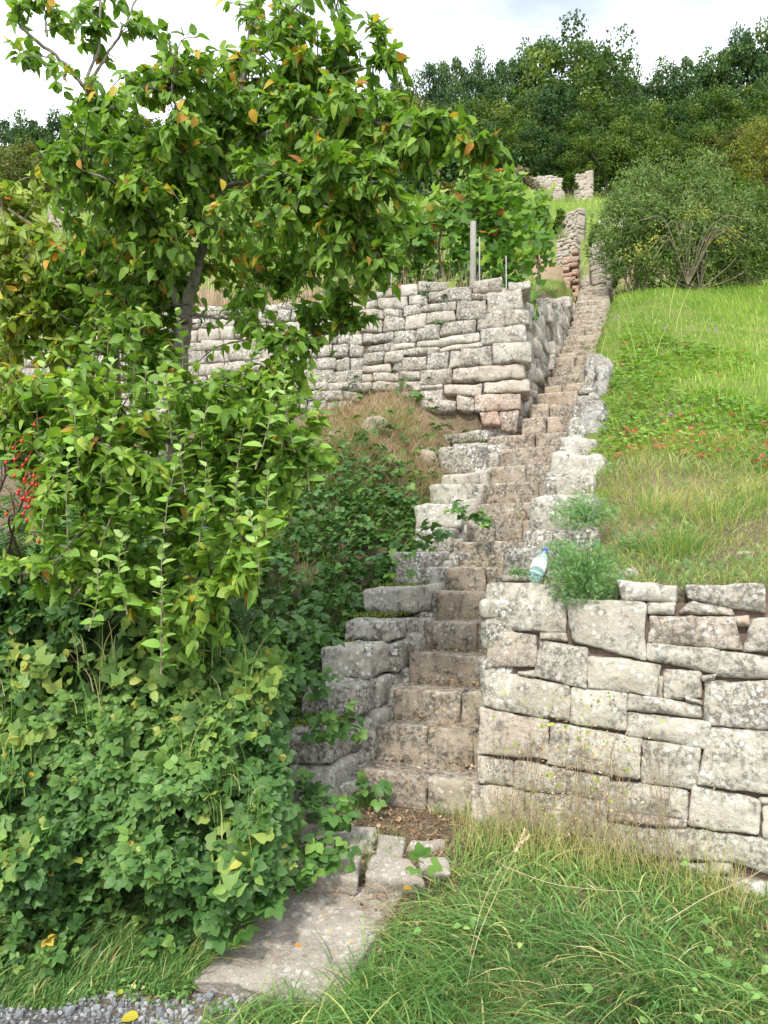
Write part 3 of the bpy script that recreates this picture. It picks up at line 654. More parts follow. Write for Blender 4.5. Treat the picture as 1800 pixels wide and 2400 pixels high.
# ---------------------------------------------------------------- bottle
def lathe(mb, prof, p, ax, seg=28, a=(0, 0, 0, 1)):
    ax = unit(np.array(ax, float)); e1 = unit(np.cross(ax, [0, 0, 1.])); e2 = np.cross(ax, e1)
    th = np.linspace(0, 2 * math.pi, seg, endpoint=False); v = []
    for (r_, h_) in prof: v.append(p + ax * h_ + (np.cos(th)[:, None] * e1 + np.sin(th)[:, None] * e2) * r_)
    v = np.concatenate(v); q = []
    for k in range(len(prof) - 1):
        for j in range(seg): q.append((k * seg + j, k * seg + (j + 1) % seg, (k + 1) * seg + (j + 1) % seg, (k + 1) * seg + j))
    mb.add(v, q, a=a)
def bottle():
    base = P(1253, 1352, 4.42); neck = P(1277, 1291, 4.62); ax = unit(neck - base)
    root = empty('glass_bottle', tuple(base), 'empty pale green bottle with white label and blue cap lying on the wall', 'bottle')
    glass, t, b_ = newmat('bottle_glass'); b_.inputs['Base Color'].default_value = (.62, .86, .78, 1); b_.inputs['Roughness'].default_value = .05; b_.inputs['Transmission Weight'].default_value = .8; b_.inputs['IOR'].default_value = 1.35
    b = MB(); r0 = .041
    prof = [(.0005, .012), (.020, .010), (.030, .004), (.036, 0), (.040, .004), (r0, .012), (r0, .15), (.039, .17), (.030, .20), (.020, .228), (.0145, .25), (.0145, .268)]
    lathe(b, prof, base, ax); b.build('body', glass, root)
    b = MB(); lathe(b, [(r0 + .0006, .05), (r0 + .0012, .052), (r0 + .0012, .133), (r0 + .0006, .135)], base, ax); b.build('label', plain('paper_label', (.82, .84, .84), .6), root)
    b = MB(); lathe(b, [(.0158, .252), (.0165, .254), (.0165, .276), (.014, .279), (.0005, .279)], base, ax); b.build('cap', plain('blue_cap', (.02, .08, .42), .4), root)
bottle()

# ---------------------------------------------------------------- vegetation tools
def tube(mb, pts, rad, seg=6, a=(0, 0, 0, 1)):
    pts = np.asarray(pts, float); n = len(pts); rad = np.broadcast_to(rad, (n,)); tg = unit(np.gradient(pts, axis=0))
    ref = np.array([.3, .9, .2]); e1 = unit(np.cross(tg, ref)); e2 = np.cross(tg, e1); th = np.linspace(0, 2 * math.pi, seg, endpoint=False)
    v = pts[:, None] + (np.cos(th)[None, :, None] * e1[:, None] + np.sin(th)[None, :, None] * e2[:, None]) * rad[:, None, None]
    i = np.arange(n - 1)[:, None] * seg; j = np.arange(seg)[None]; j2 = (j + 1) % seg
    q = np.stack([i + j, i + j2, i + seg + j2, i + seg + j], -1).reshape(-1, 4); mb.add(v.reshape(-1, 3), q, a=a)
def smooth_path(pts, k=6):
    pts = np.asarray(pts, float); n = len(pts)
    if n < 3:
        t = np.linspace(0, 1, k + 1)[:, None]; return pts[0] * (1 - t) + pts[-1] * t
    e = np.vstack([2 * pts[0] - pts[1], pts, 2 * pts[-1] - pts[-2]]); out = []
    for i in range(1, n):
        p0, p1, p2, p3 = e[i - 1], e[i], e[i + 1], e[i + 2]
        for t in np.linspace(0, 1, k, endpoint=False):
            out.append(.5 * ((2 * p1) + (-p0 + p2) * t + (2 * p0 - 5 * p1 + 4 * p2 - p3) * t * t + (-p0 + 3 * p1 - 3 * p2 + p3) * t ** 3))
    out.append(pts[-1]); return np.array(out)

def leaf_template(wid, fold=.25, curl=.18, st=((0, 0), (.22, .75), (.5, 1), (.78, .68), (1, 0)), jag=0.0):
    """leaf along +Y, unit length, normal +Z"""
    v = []; q = []; t = []; n = len(st)
    for k, (y, w) in enumerate(st):
        z = -curl * y * y * 2 + .1 * curl
        if w == 0: v.append((0, y, z))
        else:
            x = w * wid / 2 * (1 + (jag if k % 2 else -jag)); v += [(0, y, z), (-x, y - .02, z + fold * x), (x, y - .02, z + fold * x)]
    idx = []; k = 0
    for (y, w) in st:
        if w == 0: idx.append((k,)); k += 1
        else: idx.append((k, k + 1, k + 2)); k += 3
    for a, b in zip(idx[:-1], idx[1:]):
        if len(a) == 1: t += [(a[0], b[0], b[1]), (a[0], b[2], b[0])]
        elif len(b) == 1: t += [(a[0], b[0], a[1]), (a[0], a[2], b[0])]
        else: q += [(a[0], b[0], b[1], a[1]), (a[0], a[2], b[2], b[0])]
    t = [(c, b, a) for a, b, c in t]; q = [(d, c, b, a) for a, b, c, d in q]
    return np.array(v, float), np.array(q, int).reshape(-1, 4), np.array(t, int).reshape(-1, 3)
def combine(parts):
    V = []; Q = []; T = []; n = 0
    for v, q, t in parts: V.append(v); Q.append(q + n); T.append(t + n); n += len(v)
    return np.concatenate(V), np.concatenate(Q), np.concatenate(T)
def xf(tpl, ang, sc_, off=(0, 0, 0), tilt=0):
    v, q, t = tpl; c, s = math.cos(ang), math.sin(ang); v = v * sc_
    v = v @ np.array([[1, 0, 0], [0, math.cos(tilt), math.sin(tilt)], [0, -math.sin(tilt), math.cos(tilt)]])
    v = v @ np.array([[c, s, 0], [-s, c, 0], [0, 0, 1]]) + np.array(off); return v, q, t
T_APPLE = leaf_template(.68, .30, .16, ((0, 0), (.2, .8), (.48, 1), (.78, .66), (1, 0)))
T_AV = [leaf_template(.60, .55, .30, ((0, 0), (.2, .8), (.48, 1), (.78, .66), (1, 0))), leaf_template(.72, .12, -.12, ((0, 0), (.2, .7), (.5, 1), (.8, .72), (1, 0))), leaf_template(.56, .8, .42, ((0, 0), (.25, .85), (.55, 1), (.8, .6), (1, 0)))]
T_SMALL = leaf_template(.5, .3, .1, ((0, 0), (.4, 1), (1, 0)))
T_BR1 = leaf_template(.82, .16, .10, ((0, .0), (.10, .62), (.26, .95), (.42, 1.0), (.58, .93), (.72, .72), (.86, .42), (1, 0)), jag=.06)
T_BRAM = combine([xf(T_BR1, 0, .58, (0, .42, 0)), xf(T_BR1, R(72), .52, (-.03, .38, 0), R(-8)), xf(T_BR1, R(-72), .52, (.03, .38, 0), R(-8))])
T_BRAM5 = combine([xf(T_BR1, 0, .55, (0, .4, 0)), xf(T_BR1, R(58), .5, (-.02, .38, 0), R(-6)), xf(T_BR1, R(-58), .5, (.02, .38, 0), R(-6)), xf(T_BR1, R(118), .38, (-.02, .36, 0), R(-12)), xf(T_BR1, R(-118), .38, (.02, .36, 0), R(-12))])
T_ROSE = combine([xf(leaf_template(.6, .2, .1, ((0, 0), (.5, 1), (1, 0))), a_, .32, (0, y_, 0)) for a_, y_ in ((0, .75), (R(65), .62), (R(-65), .62), (R(70), .36), (R(-70), .36), (R(75), .1), (R(-75), .1))])
def lobed(n=15, lobes=5, depth=.32):
    v = [(0, 0, 0)]; t = []
    for k in range(n):
        a = math.pi * (-.78 + 1.56 * k / (n - 1)); rr = .62 + depth * abs(math.cos(lobes * a * .5 * 1.0)) ** .7 * (1 if k % 2 == 0 else .82)
        v.append((math.sin(a) * rr, math.cos(a) * rr, -.12 * rr * rr + .03 * (k % 2)))
    for k in range(1, n): t.append((0, k + 1, k))
    return np.array(v, float) * .9, np.zeros((0, 4), int), np.array(t, int)
T_VINE = lobed(15, 5)
T_PALM = lobed(13, 5, .5)
T_FERN = combine([xf(leaf_template(.34, .1, .1, ((0, 0), (.4, 1), (1, 0))), a_, s_, (0, y_, 0)) for a_, y_, s_ in ((0, .6, .4), (R(35), .5, .38), (R(-35), .5, .38), (R(50), .3, .36), (R(-50), .3, .36), (R(60), .1, .3), (R(-60), .1, .3))])

def leaves(mb, pos, axis, nrm, size, tpl, t0, t1):
    pos = np.asarray(pos, float); m = len(pos)
    if m == 0: return
    ax = unit(axis); nr = nrm - (nrm * ax).sum(-1, keepdims=True) * ax; nr = unit(nr); sd = np.cross(ax, nr)
    v, q, t = tpl; k = len(v); size = np.broadcast_to(size, (m,))
    V = pos[:, None] + (v[None, :, 0:1] * sd[:, None] + v[None, :, 1:2] * ax[:, None] + v[None, :, 2:3] * nr[:, None]) * size[:, None, None]
    o = (np.arange(m) * k)[:, None, None]
    a = np.zeros((m, k, 4)); a[..., 0] = np.broadcast_to(t0, (m,))[:, None]; a[..., 1] = np.broadcast_to(t1, (m,))[:, None]; a[..., 3] = 1
    mb.add(V.reshape(-1, 3), (q[None] + o).reshape(-1, 4) if len(q) else None, (t[None] + o).reshape(-1, 3) if len(t) else None, a.reshape(-1, 4))
def rdir(n): return unit(rs.normal(size=(n, 3)))

def blades(mb, root, h, lean, width, bend, t0, t1, seg=4):
    """curved grass blades; lean: (n,3) horizontal vector (length = how far the tip moves, in blade heights)"""
    n = len(root); h = np.broadcast_to(h, (n,)); width = np.broadcast_to(width, (n,)); bend = np.broadcast_to(bend, (n,))
    tt = np.linspace(0, 1, seg + 1)
    rise = (tt[None] - bend[:, None] * tt[None] ** 2.2)
    c = root[:, None] + np.array([0, 0, 1.])[None, None] * (h[:, None] * rise)[..., None] + lean[:, None] * (h[:, None] * (tt[None] ** 1.6))[..., None]
    sd = unit(rs.normal(size=(n, 3)) * [1, 1, .15]); wv = width[:, None] * (1 - tt[None] ** 1.8 * .96) / 2
    L_ = c - sd[:, None] * wv[..., None]; R_ = c + sd[:, None] * wv[..., None]
    V = np.stack([L_, R_], 2).reshape(n, -1, 3); k = 2 * (seg + 1)
    i = np.arange(seg) * 2; q = np.stack([i, i + 1, i + 3, i + 2], -1)
    a = np.zeros((n, k, 4)); a[..., 0] = np.broadcast_to(t0, (n,))[:, None]; a[..., 1] = np.broadcast_to(t1, (n,))[:, None]; a[..., 3] = 1
    mb.add(V.reshape(-1, 3), (q[None] + (np.arange(n) * k)[:, None, None]).reshape(-1, 4), a=a.reshape(-1, 4))

def ell(px, py, d, rx, ry, rd, n):
    """n points in an ellipsoid given in photo pixels (rx,ry) and metres of depth rd"""
    c = P(px, py, d); s = d / F
    p = rdir(n) * (rs.rand(n, 1) ** .45); return c + p * [rx * s, rd, ry * s]

# ---------------------------------------------------------------- apple tree
def grow(limb_pts, targets, twigs, crown, lsz=.075, droop=.12, per=11, mat_t=None, tpl=T_APPLE, yellow=.06, twr=.0032, maxlen=.36, cbias=0.0):
    """twigs from the nearest limb point towards each target, leaves along them"""
    limb_pts = np.asarray(limb_pts); P_, AX, NR, SZ, T0, T1 = [], [], [], [], [], []
    for tg_ in targets:
        dd = np.linalg.norm(limb_pts - tg_, axis=1); base = limb_pts[np.argmin(dd)]; d = dd.min()
        if d > maxlen: base = tg_ + ((base - tg_) / d + rs.normal(size=3) * .5) * maxlen * random.uniform(.5, .8); d = np.linalg.norm(base - tg_)
        mid = (base + tg_) / 2 + np.array([0, 0, .12 * d]) + rs.normal(size=3) * .05 * d
        end = tg_ + np.array([0, 0, -droop * d])
        pts = smooth_path([base, mid, end], 4)
        tube(twigs, pts, np.linspace(twr * (1 + d), twr * .45, len(pts)), 4)
        m = int(per * random.uniform(.7, 1.3)); ts = 1 - rs.rand(m) ** 1.3 * min(1, .34 / max(d, .1)) ; ts = np.clip(ts, .1, 1)
        ip = ts * (len(pts) - 1); i0 = np.clip(ip.astype(int), 0, len(pts) - 2); fpos = pts[i0] + (pts[i0 + 1] - pts[i0]) * (ip - i0)[:, None]
        tdir = unit(end - base); out = rdir(m) * [1, 1, .5]; ax = unit(out + tdir * .6 + np.array([0, 0, -.35]))
        nr = unit(rdir(m) * .75 + np.array([-.25, -.45, .75]))
        c = random.random()
        P_.append(fpos + out * .012); AX.append(ax); NR.append(nr); SZ.append(lsz * rs.uniform(.65, 1.2, m))
        tcol = np.clip(.55 * rs.rand(m) + .32 * c + cbias, 0, .9); yl = rs.rand(m) < yellow * (2.2 if c > .7 else .6); tcol[yl] = rs.uniform(.93, 1, yl.sum())
        T0.append(tcol); T1.append(rs.uniform(.25, .8, m))
    P_, AX, NR, SZ, T0, T1 = [np.concatenate(q) for q in (P_, AX, NR, SZ, T0, T1)]; pick = rs.randint(4, size=len(P_))
    for k in range(4):
        f = pick == k; leaves(crown, P_[f], AX[f], NR[f], SZ[f], tpl if (k == 0 or tpl is not T_APPLE) else T_AV[k - 1], T0[f], T1[f])

def path_px(lst): return [P(a, b, c) for a, b, c in lst]
def apple_tree():
    root = empty('apple_tree', tuple(P(415, 1640, 4.3)), 'tall leaning apple tree with green and yellowing leaves on the left', 'tree')
    tr = MB()
    limbs = [([(412, 1640, 4.3), (410, 1300, 4.3), (412, 1050, 4.25), (418, 900, 4.2), (428, 790, 4.2), (432, 735, 4.2)], .075, .058),
     ([(432, 735, 4.2), (470, 603, 4.15), (500, 512, 4.1), (532, 350, 4.05), (579, 139, 4.1), (603, 0, 4.2), (615, -120, 4.3)], .05, .02),
     ([(428, 745, 4.2), (386, 633, 4.25), (368, 542, 4.3), (362, 446, 4.25), (300, 370, 4.1), (240, 255, 4.0), (195, 200, 3.95), (130, 130, 3.9), (45, 65, 3.8)], .04, .010),
     ([(196, 202, 3.95), (228, 120, 4.0), (236, 0, 4.0), (240, -90, 4.0)], .014, .007),
     ([(200, 205, 3.95), (262, 110, 4.1), (300, 45, 4.2), (340, -60, 4.3)], .014, .006),
     ([(128, 128, 3.9), (60, 130, 3.8), (20, 138, 3.7)], .007, .003),
     ([(110, 85, 3.9), (105, 20, 3.9), (90, -60, 3.9)], .009, .004),
     ([(580, 139, 4.1), (640, 75, 4.0), (720, -10, 3.9), (800, -80, 3.8)], .016, .008),
     ([(590, 190, 4.1), (690, 165, 3.9), (800, 170, 3.75), (890, 150, 3.7), (950, 128, 3.65)], .013, .004),
     ([(535, 350, 4.05), (660, 300, 3.8), (800, 280, 3.6), (960, 295, 3.45), (1060, 315, 3.35), (1165, 355, 3.3)], .022, .005),
     ([(515, 440, 4.1), (620, 425, 3.8), (740, 470, 3.6), (850, 540, 3.5), (900, 620, 3.45)], .02, .005),
     ([(600, 420, 3.85), (690, 440, 3.6), (780, 420, 3.4), (880, 430, 3.3)], .012, .005),
     ([(436, 735, 4.2), (520, 745, 4.1), (575, 735, 4.05), (610, 690, 4.0), (650, 668, 3.95)], .016, .005),
     ([(575, 735, 4.05), (592, 775, 4.0), (640, 800, 3.9), (720, 800, 3.85), (820, 760, 3.8)], .011, .004),
     ([(415, 960, 4.2), (500, 945, 4.1), (570, 925, 4.0), (612, 890, 3.95), (655, 850, 3.9)], .025, .010),
     ([(408, 1040, 4.25), (330, 1000, 4.1), (250, 968, 4.0), (185, 935, 3.95), (90, 940, 3.85), (10, 965, 3.8)], .034, .006),
     ([(415, 880, 4.2), (370, 850, 4.1), (345, 800, 4.0), (318, 752, 3.95)], .024, .014),
     ([(450, 600, 4.15), (400, 560, 3.9), (330, 470, 3.7), (250, 420, 3.6), (150, 380, 3.6)], .016, .005),
     ([(480, 580, 4.1), (430, 420, 3.8), (420, 300, 3.6), (400, 190, 3.5)], .016, .005),
     ([(415, 1100, 4.25), (470, 1180, 4.0), (540, 1120, 3.8), (620, 1090, 3.7), (700, 1080, 3.65)], .018, .005),
     ([(410, 1200, 4.25), (440, 1280, 3.9), (470, 1360, 3.6), (560, 1340, 3.5), (600, 1300, 3.45)], .016, .005),
     ([(410, 1150, 4.25), (330, 1120, 3.9), (220, 1100, 3.6), (120, 1120, 3.5)], .016, .005),
     ([(410, 1330, 4.25), (330, 1350, 3.8), (240, 1330, 3.5), (170, 1400, 3.35)], .015, .005)]
    nodes = []
    for pts, r0, r1 in limbs:
        sp = smooth_path(path_px(pts), 6); sp = sp + rs.normal(size=sp.shape) * .004
        tube(tr, sp, np.linspace(r0 * .62, r1 * .75, len(sp)) * (1 + .06 * np.sin(np.arange(len(sp)))), 8); nodes.append(sp)
    tr.build('trunk', M['bark'], root)
    nodes_all = np.concatenate(nodes)
    E = [  # px,py,depth,rx,ry,rd,twigs : crown masses
     (560, 260, 3.95, 250, 120, .55, 75), (800, 300, 3.7, 190, 110, .4, 50), (680, 200, 3.95, 180, 90, .4, 30), (330, 330, 3.8, 190, 120, .5, 46), (470, 440, 3.8, 240, 120, .5, 50),
     (760, 430, 3.55, 180, 120, .35, 44), (880, 520, 3.5, 110, 90, .3, 15), (640, 540, 3.75, 220, 100, .4, 32), (820, 610, 3.55, 90, 80, .25, 12), (1010, 320, 3.45, 110, 55, .25, 18), (1110, 345, 3.32, 75, 38, .12, 9), (930, 380, 3.45, 90, 70, .25, 13),
     (700, 80, 3.9, 150, 100, .4, 30), (830, 80, 3.75, 90, 90, .25, 13), (920, 150, 3.65, 55, 35, .1, 5), (590, 30, 4.1, 80, 90, .3, 6), (100, 40, 3.9, 110, 55, .2, 8), (230, 60, 4.0, 120, 90, .2, 9), (360, 60, 4.1, 70, 80, .2, 6), (30, 120, 3.75, 40, 45, .1, 3),
     (420, 170, 3.8, 140, 90, .35, 16), (230, 230, 3.9, 120, 90, .3, 17), (290, 500, 3.8, 170, 110, .4, 26), (180, 400, 3.7, 90, 70, .2, 8),
     (600, 690, 3.9, 120, 60, .3, 9), (740, 700, 3.8, 110, 60, .25, 11), (840, 740, 3.8, 60, 30, .15, 4), (640, 800, 3.85, 110, 60, .3, 10), (700, 860, 3.8, 80, 60, .25, 9),
     (280, 640, 3.95, 160, 90, .35, 13), (620, 960, 3.75, 150, 110, .4, 26), (700, 1040, 3.65, 110, 80, .25, 14), (480, 1040, 3.7, 180, 130, .45, 38), (250, 950, 3.75, 190, 130, .4, 30),
     (330, 820, 3.9, 160, 100, .35, 17), (100, 920, 3.75, 130, 100, .3, 14), (620, 1180, 3.65, 120, 90, .3, 17), (420, 1230, 3.65, 170, 110, .4, 26), (230, 1150, 3.65, 200, 130, .35, 32),
     (200, 640, 4.5, 120, 90, .2, 18), (110, 730, 4.6, 110, 80, .2, 16), (300, 720, 4.6, 110, 70, .2, 15), (230, 800, 4.5, 160, 60, .2, 16), (360, 830, 4.4, 70, 50, .15, 9), (420, 620, 3.8, 70, 70, .2, 5), (560, 1000, 4.2, 150, 90, .2, 16),
     (300, 600, 4.3, 200, 120, .3, 26), (520, 640, 4.4, 160, 100, .3, 18), (420, 720, 4.5, 200, 60, .2, 12), (330, 740, 4.3, 120, 80, .3, 14), (130, 330, 3.8, 60, 60, .2, 4), (60, 1050, 3.9, 120, 90, .3, 16), (200, 1020, 3.6, 150, 90, .2, 18), (330, 1130, 3.6, 160, 90, .3, 20), (520, 930, 3.8, 120, 70, .3, 14), (520, 250, 4.2, 200, 130, .2, 20), (900, 640, 3.6, 60, 60, .15, 5),
     (550, 1350, 3.5, 90, 90, .2, 14), (430, 1480, 3.5, 120, 90, .25, 14), (150, 1300, 3.5, 170, 110, .3, 24), (330, 1400, 3.5, 150, 80, .25, 14)]
    E = [(*e[:6], int(e[6] * ((1.25 if e[1] < 280 else 1.6) if (e[1] > 130 and e[6] > 9) else 1.2))) for e in E]; tg_ = [ell(*e) for e in E]; tw = MB(); cr_ = MB()
    up = np.concatenate(tg_)
    cut = P(900, 880, 3.8)[2]
    grow(nodes_all, up[up[:, 2] > cut], tw, cr_, lsz=.058, yellow=.05, droop=.2, per=17)
    grow(nodes_all, up[up[:, 2] <= cut], tw, cr_, lsz=.06, yellow=.012, droop=.05, per=17, cbias=.12)
    tw.build('twigs', M['dark_bark'], root); cr_.build('crown', M['apple_leaf'], root)
    # upright young shoots with silvery leaves
    for (px, py, d, hgt) in [(480, 1050, 3.5, .42), (540, 1120, 3.45, .40), (600, 1060, 3.4, .36), (660, 1070, 3.45, .38), (700, 1020, 3.5, .34), (400, 1000, 3.5, .40), (330, 1030, 3.5, .44), (260, 1010, 3.5, .4), (180, 1060, 3.4, .44),
                             (460, 1240, 3.4, .34), (540, 1250, 3.35, .33), (620, 1240, 3.35, .36), (600, 1330, 3.3, .3), (380, 1210, 3.35, .38), (300, 1260, 3.3, .42), (230, 1240, 3.3, .4), (160, 1270, 3.3, .44), (90, 1220, 3.3, .4), (390, 1420, 3.25, .33), (370, 1540, 3.2, .36), (290, 1400, 3.25, .34), (200, 1440, 3.2, .3),
                             (420, 870, 3.8, .36), (250, 850, 3.75, .36), (320, 860, 3.7, .36), (180, 870, 3.7, .34), (640, 900, 3.7, .3), (560, 880, 3.8, .3), (90, 1010, 3.6, .4), (30, 1080, 3.6, .4), (440, 1120, 3.45, .36), (500, 1180, 3.4, .3), (720, 1110, 3.5, .3), (760, 960, 3.6, .26), (230, 1130, 3.4, .38), (120, 1130, 3.4, .36)]:
        ss = MB(); sl = MB()
        b0 = P(px + random.uniform(-10, 10), py + 40, d + random.uniform(-.05, .1)); e = b0 + np.array([random.uniform(-.06, .09), random.uniform(-.06, .06), hgt])
        pts = smooth_path([b0, (b0 + e) / 2 + rs.normal(size=3) * .015, e], 5); tube(ss, pts, np.linspace(.004, .0015, len(pts)), 4)
        m = 15; ts = np.linspace(.05, 1, m); ip = ts * (len(pts) - 1); i0 = np.clip(ip.astype(int), 0, len(pts) - 2); fp = pts[i0] + (pts[i0 + 1] - pts[i0]) * (ip - i0)[:, None]
        an = np.arange(m) * 2.4 + random.random() * 6; out = np.stack([np.cos(an), np.sin(an), np.zeros(m)], -1)
        ax = unit(out + np.array([0, 0, 1]) * (.35 + 1.1 * ts[:, None] ** 2) + rdir(m) * .3); nr = unit(np.array([-.1, -.45, .9]) - out * .35 + rdir(m) * .45)
        leaves(sl, fp, ax, nr, (.074 - .034 * ts ** 2) * rs.uniform(.85, 1.15, m), T_APPLE, np.clip(.25 + .6 * ts + rs.uniform(-.2, .2, m), 0, 1), rs.uniform(.4, .9, m))
        sh = ss.build('young_shoot', M['pale_bark'], root); o = sl.build('shoot_leaves', M['shoot_leaf']); o.parent = sh; o.location = tuple(-np.array(root.location))
    # orange and red autumn leaves hanging in front
    fl = MB(); q = [P(px, py, d) for px, py, d in ((460, 275, 3.3), (520, 420, 3.2), (100 + 85, 375, 3.4), (275, 205, 3.4), (350, 195, 3.3), (430, 235, 3.3), (860, 600, 3.3), (900, 400, 3.5), (225, 215, 3.4), (590, 255, 3.3), (830, 430, 3.3), (885, 30, 3.5))]
    m = len(q); leaves(fl, np.array(q), np.array([0, -.1, -.8]) + rdir(m) * .6, np.array([0, -1., .2]) + rdir(m) * .8, rs.uniform(.04, .062, m), T_APPLE, rs.uniform(.93, .995, m), rs.uniform(.3, .8, m))
    fl.build('autumn_leaves', M['apple_leaf'], root)
apple_tree()

# ---------------------------------------------------------------- young tree / shrub at far left
def left_shrub():
    root = empty('wild_fruit_bush', tuple(P(150, 1100, 4.9)), 'light green bush with pale crooked stems at the left edge behind the apple tree', 'bush')
    tr = MB(); nodes = []
    for pts, r0, r1 in [([(250, 1050, 4.9), (250, 800, 4.7), (210, 700, 4.6), (150, 600, 4.5), (90, 540, 4.5), (20, 490, 4.5)], .028, .008), ([(160, 1050, 4.9), (150, 850, 4.7), (135, 760, 4.6), (100, 680, 4.6), (60, 590, 4.6), (50, 480, 4.7)], .024, .007),
                        ([(280, 1050, 4.9), (270, 780, 4.75), (240, 640, 4.7), (235, 520, 4.7), (260, 430, 4.8)], .02, .007), ([(160, 900, 4.8), (170, 700, 4.8), (180, 560, 4.8)], .014, .006), ([(40, 900, 4.8), (30, 700, 4.6), (20, 600, 4.5), (0, 450, 4.5)], .014, .006)]:
        sp = smooth_path(path_px(pts), 6); tube(tr, sp, np.linspace(r0, r1, len(sp)), 7); nodes.append(sp)
    st = tr.build('stem', M['pale_bark'], root)
    E = [(60, 480, 4.6, 110, 80, .3, 36), (90, 620, 4.55, 150, 100, .35, 60), (60, 760, 4.6, 150, 110, .35, 60), (120, 980, 4.6, 170, 90, .3, 50), (230, 760, 5.0, 150, 120, .2, 40), (220, 680, 4.8, 110, 130, .3, 22), (200, 850, 4.8, 140, 90, .3, 22), (20, 900, 4.5, 90, 110, .3, 20), (260, 560, 4.9, 90, 90, .3, 13), (10, 600, 4.4, 60, 150, .2, 14)]
    tw = MB(); cr_ = MB(); grow(np.concatenate(nodes), np.concatenate([ell(*e) for e in E]), tw, cr_, lsz=.062, yellow=.07, per=15, droop=.1)
    tw.build('twigs', M['pale_bark'], root); cr_.build('foliage', M['shrub_leaf'], root)
    for px, py in ((190, 698), (193, 705), (187, 708), (108, 702), (104, 710), (230, 720)):
        b = MB(); lathe(b, [(.0005, -.008), (.006, -.005), (.008, 0), (.006, .006), (.0005, .009)], P(px, py, 4.4), (0, 0, 1), 8); b.build('fruit', M['hip'], root)
left_shrub()

def rosehip_bush():
    root = empty('dog_rose', tuple(P(20, 1500, 4.0)), 'dog rose with red hips in the dark gap at the left edge', 'bush')
    tr = MB(); nodes = []
    for pts in ([(30, 1500, 4.0), (20, 1300, 3.9), (60, 1160, 3.75), (120, 1100, 3.6)], [(10, 1500, 4.0), (-20, 1250, 3.8), (20, 1100, 3.7), (70, 1060, 3.6)], [(40, 1500, 4.0), (50, 1330, 3.8), (20, 1220, 3.6), (60, 1200, 3.5)]):
        sp = smooth_path(path_px(pts), 6); tube(tr, sp, np.linspace(.008, .003, len(sp)), 5); nodes.append(sp)
    tr.build('stem', M['cane'], root)
    tw = MB(); fo = MB(); grow(np.concatenate(nodes), np.concatenate([ell(20, 1300, 4.0, 90, 180, .3, 40), ell(60, 1080, 3.9, 90, 60, .2, 14)]), tw, fo, lsz=.06, per=7, tpl=T_ROSE, yellow=.02)
    tw.build('twigs', M['cane'], root); fo.build('foliage', M['bank_leaf'], root)
    for k in range(34):
        px, py = random.gauss(65, 28), random.gauss(1150, 50); 
        if px > 120: continue
        p = P(px, py, random.uniform(3.38, 3.5)); b = MB(); lathe(b, [(.0005, -.008), (.0055, -.005), (.0072, 0), (.0055, .006), (.0015, .010)], p, (random.uniform(-.4, .4), .1, -1), 8)
        tube(b, [p, p + [random.uniform(-.01, .02), .02, .03], p + [random.uniform(-.01, .03), .06, .05]], .0012, 4); b.build('rose_hip', M['hip'], root)
rosehip_bush()

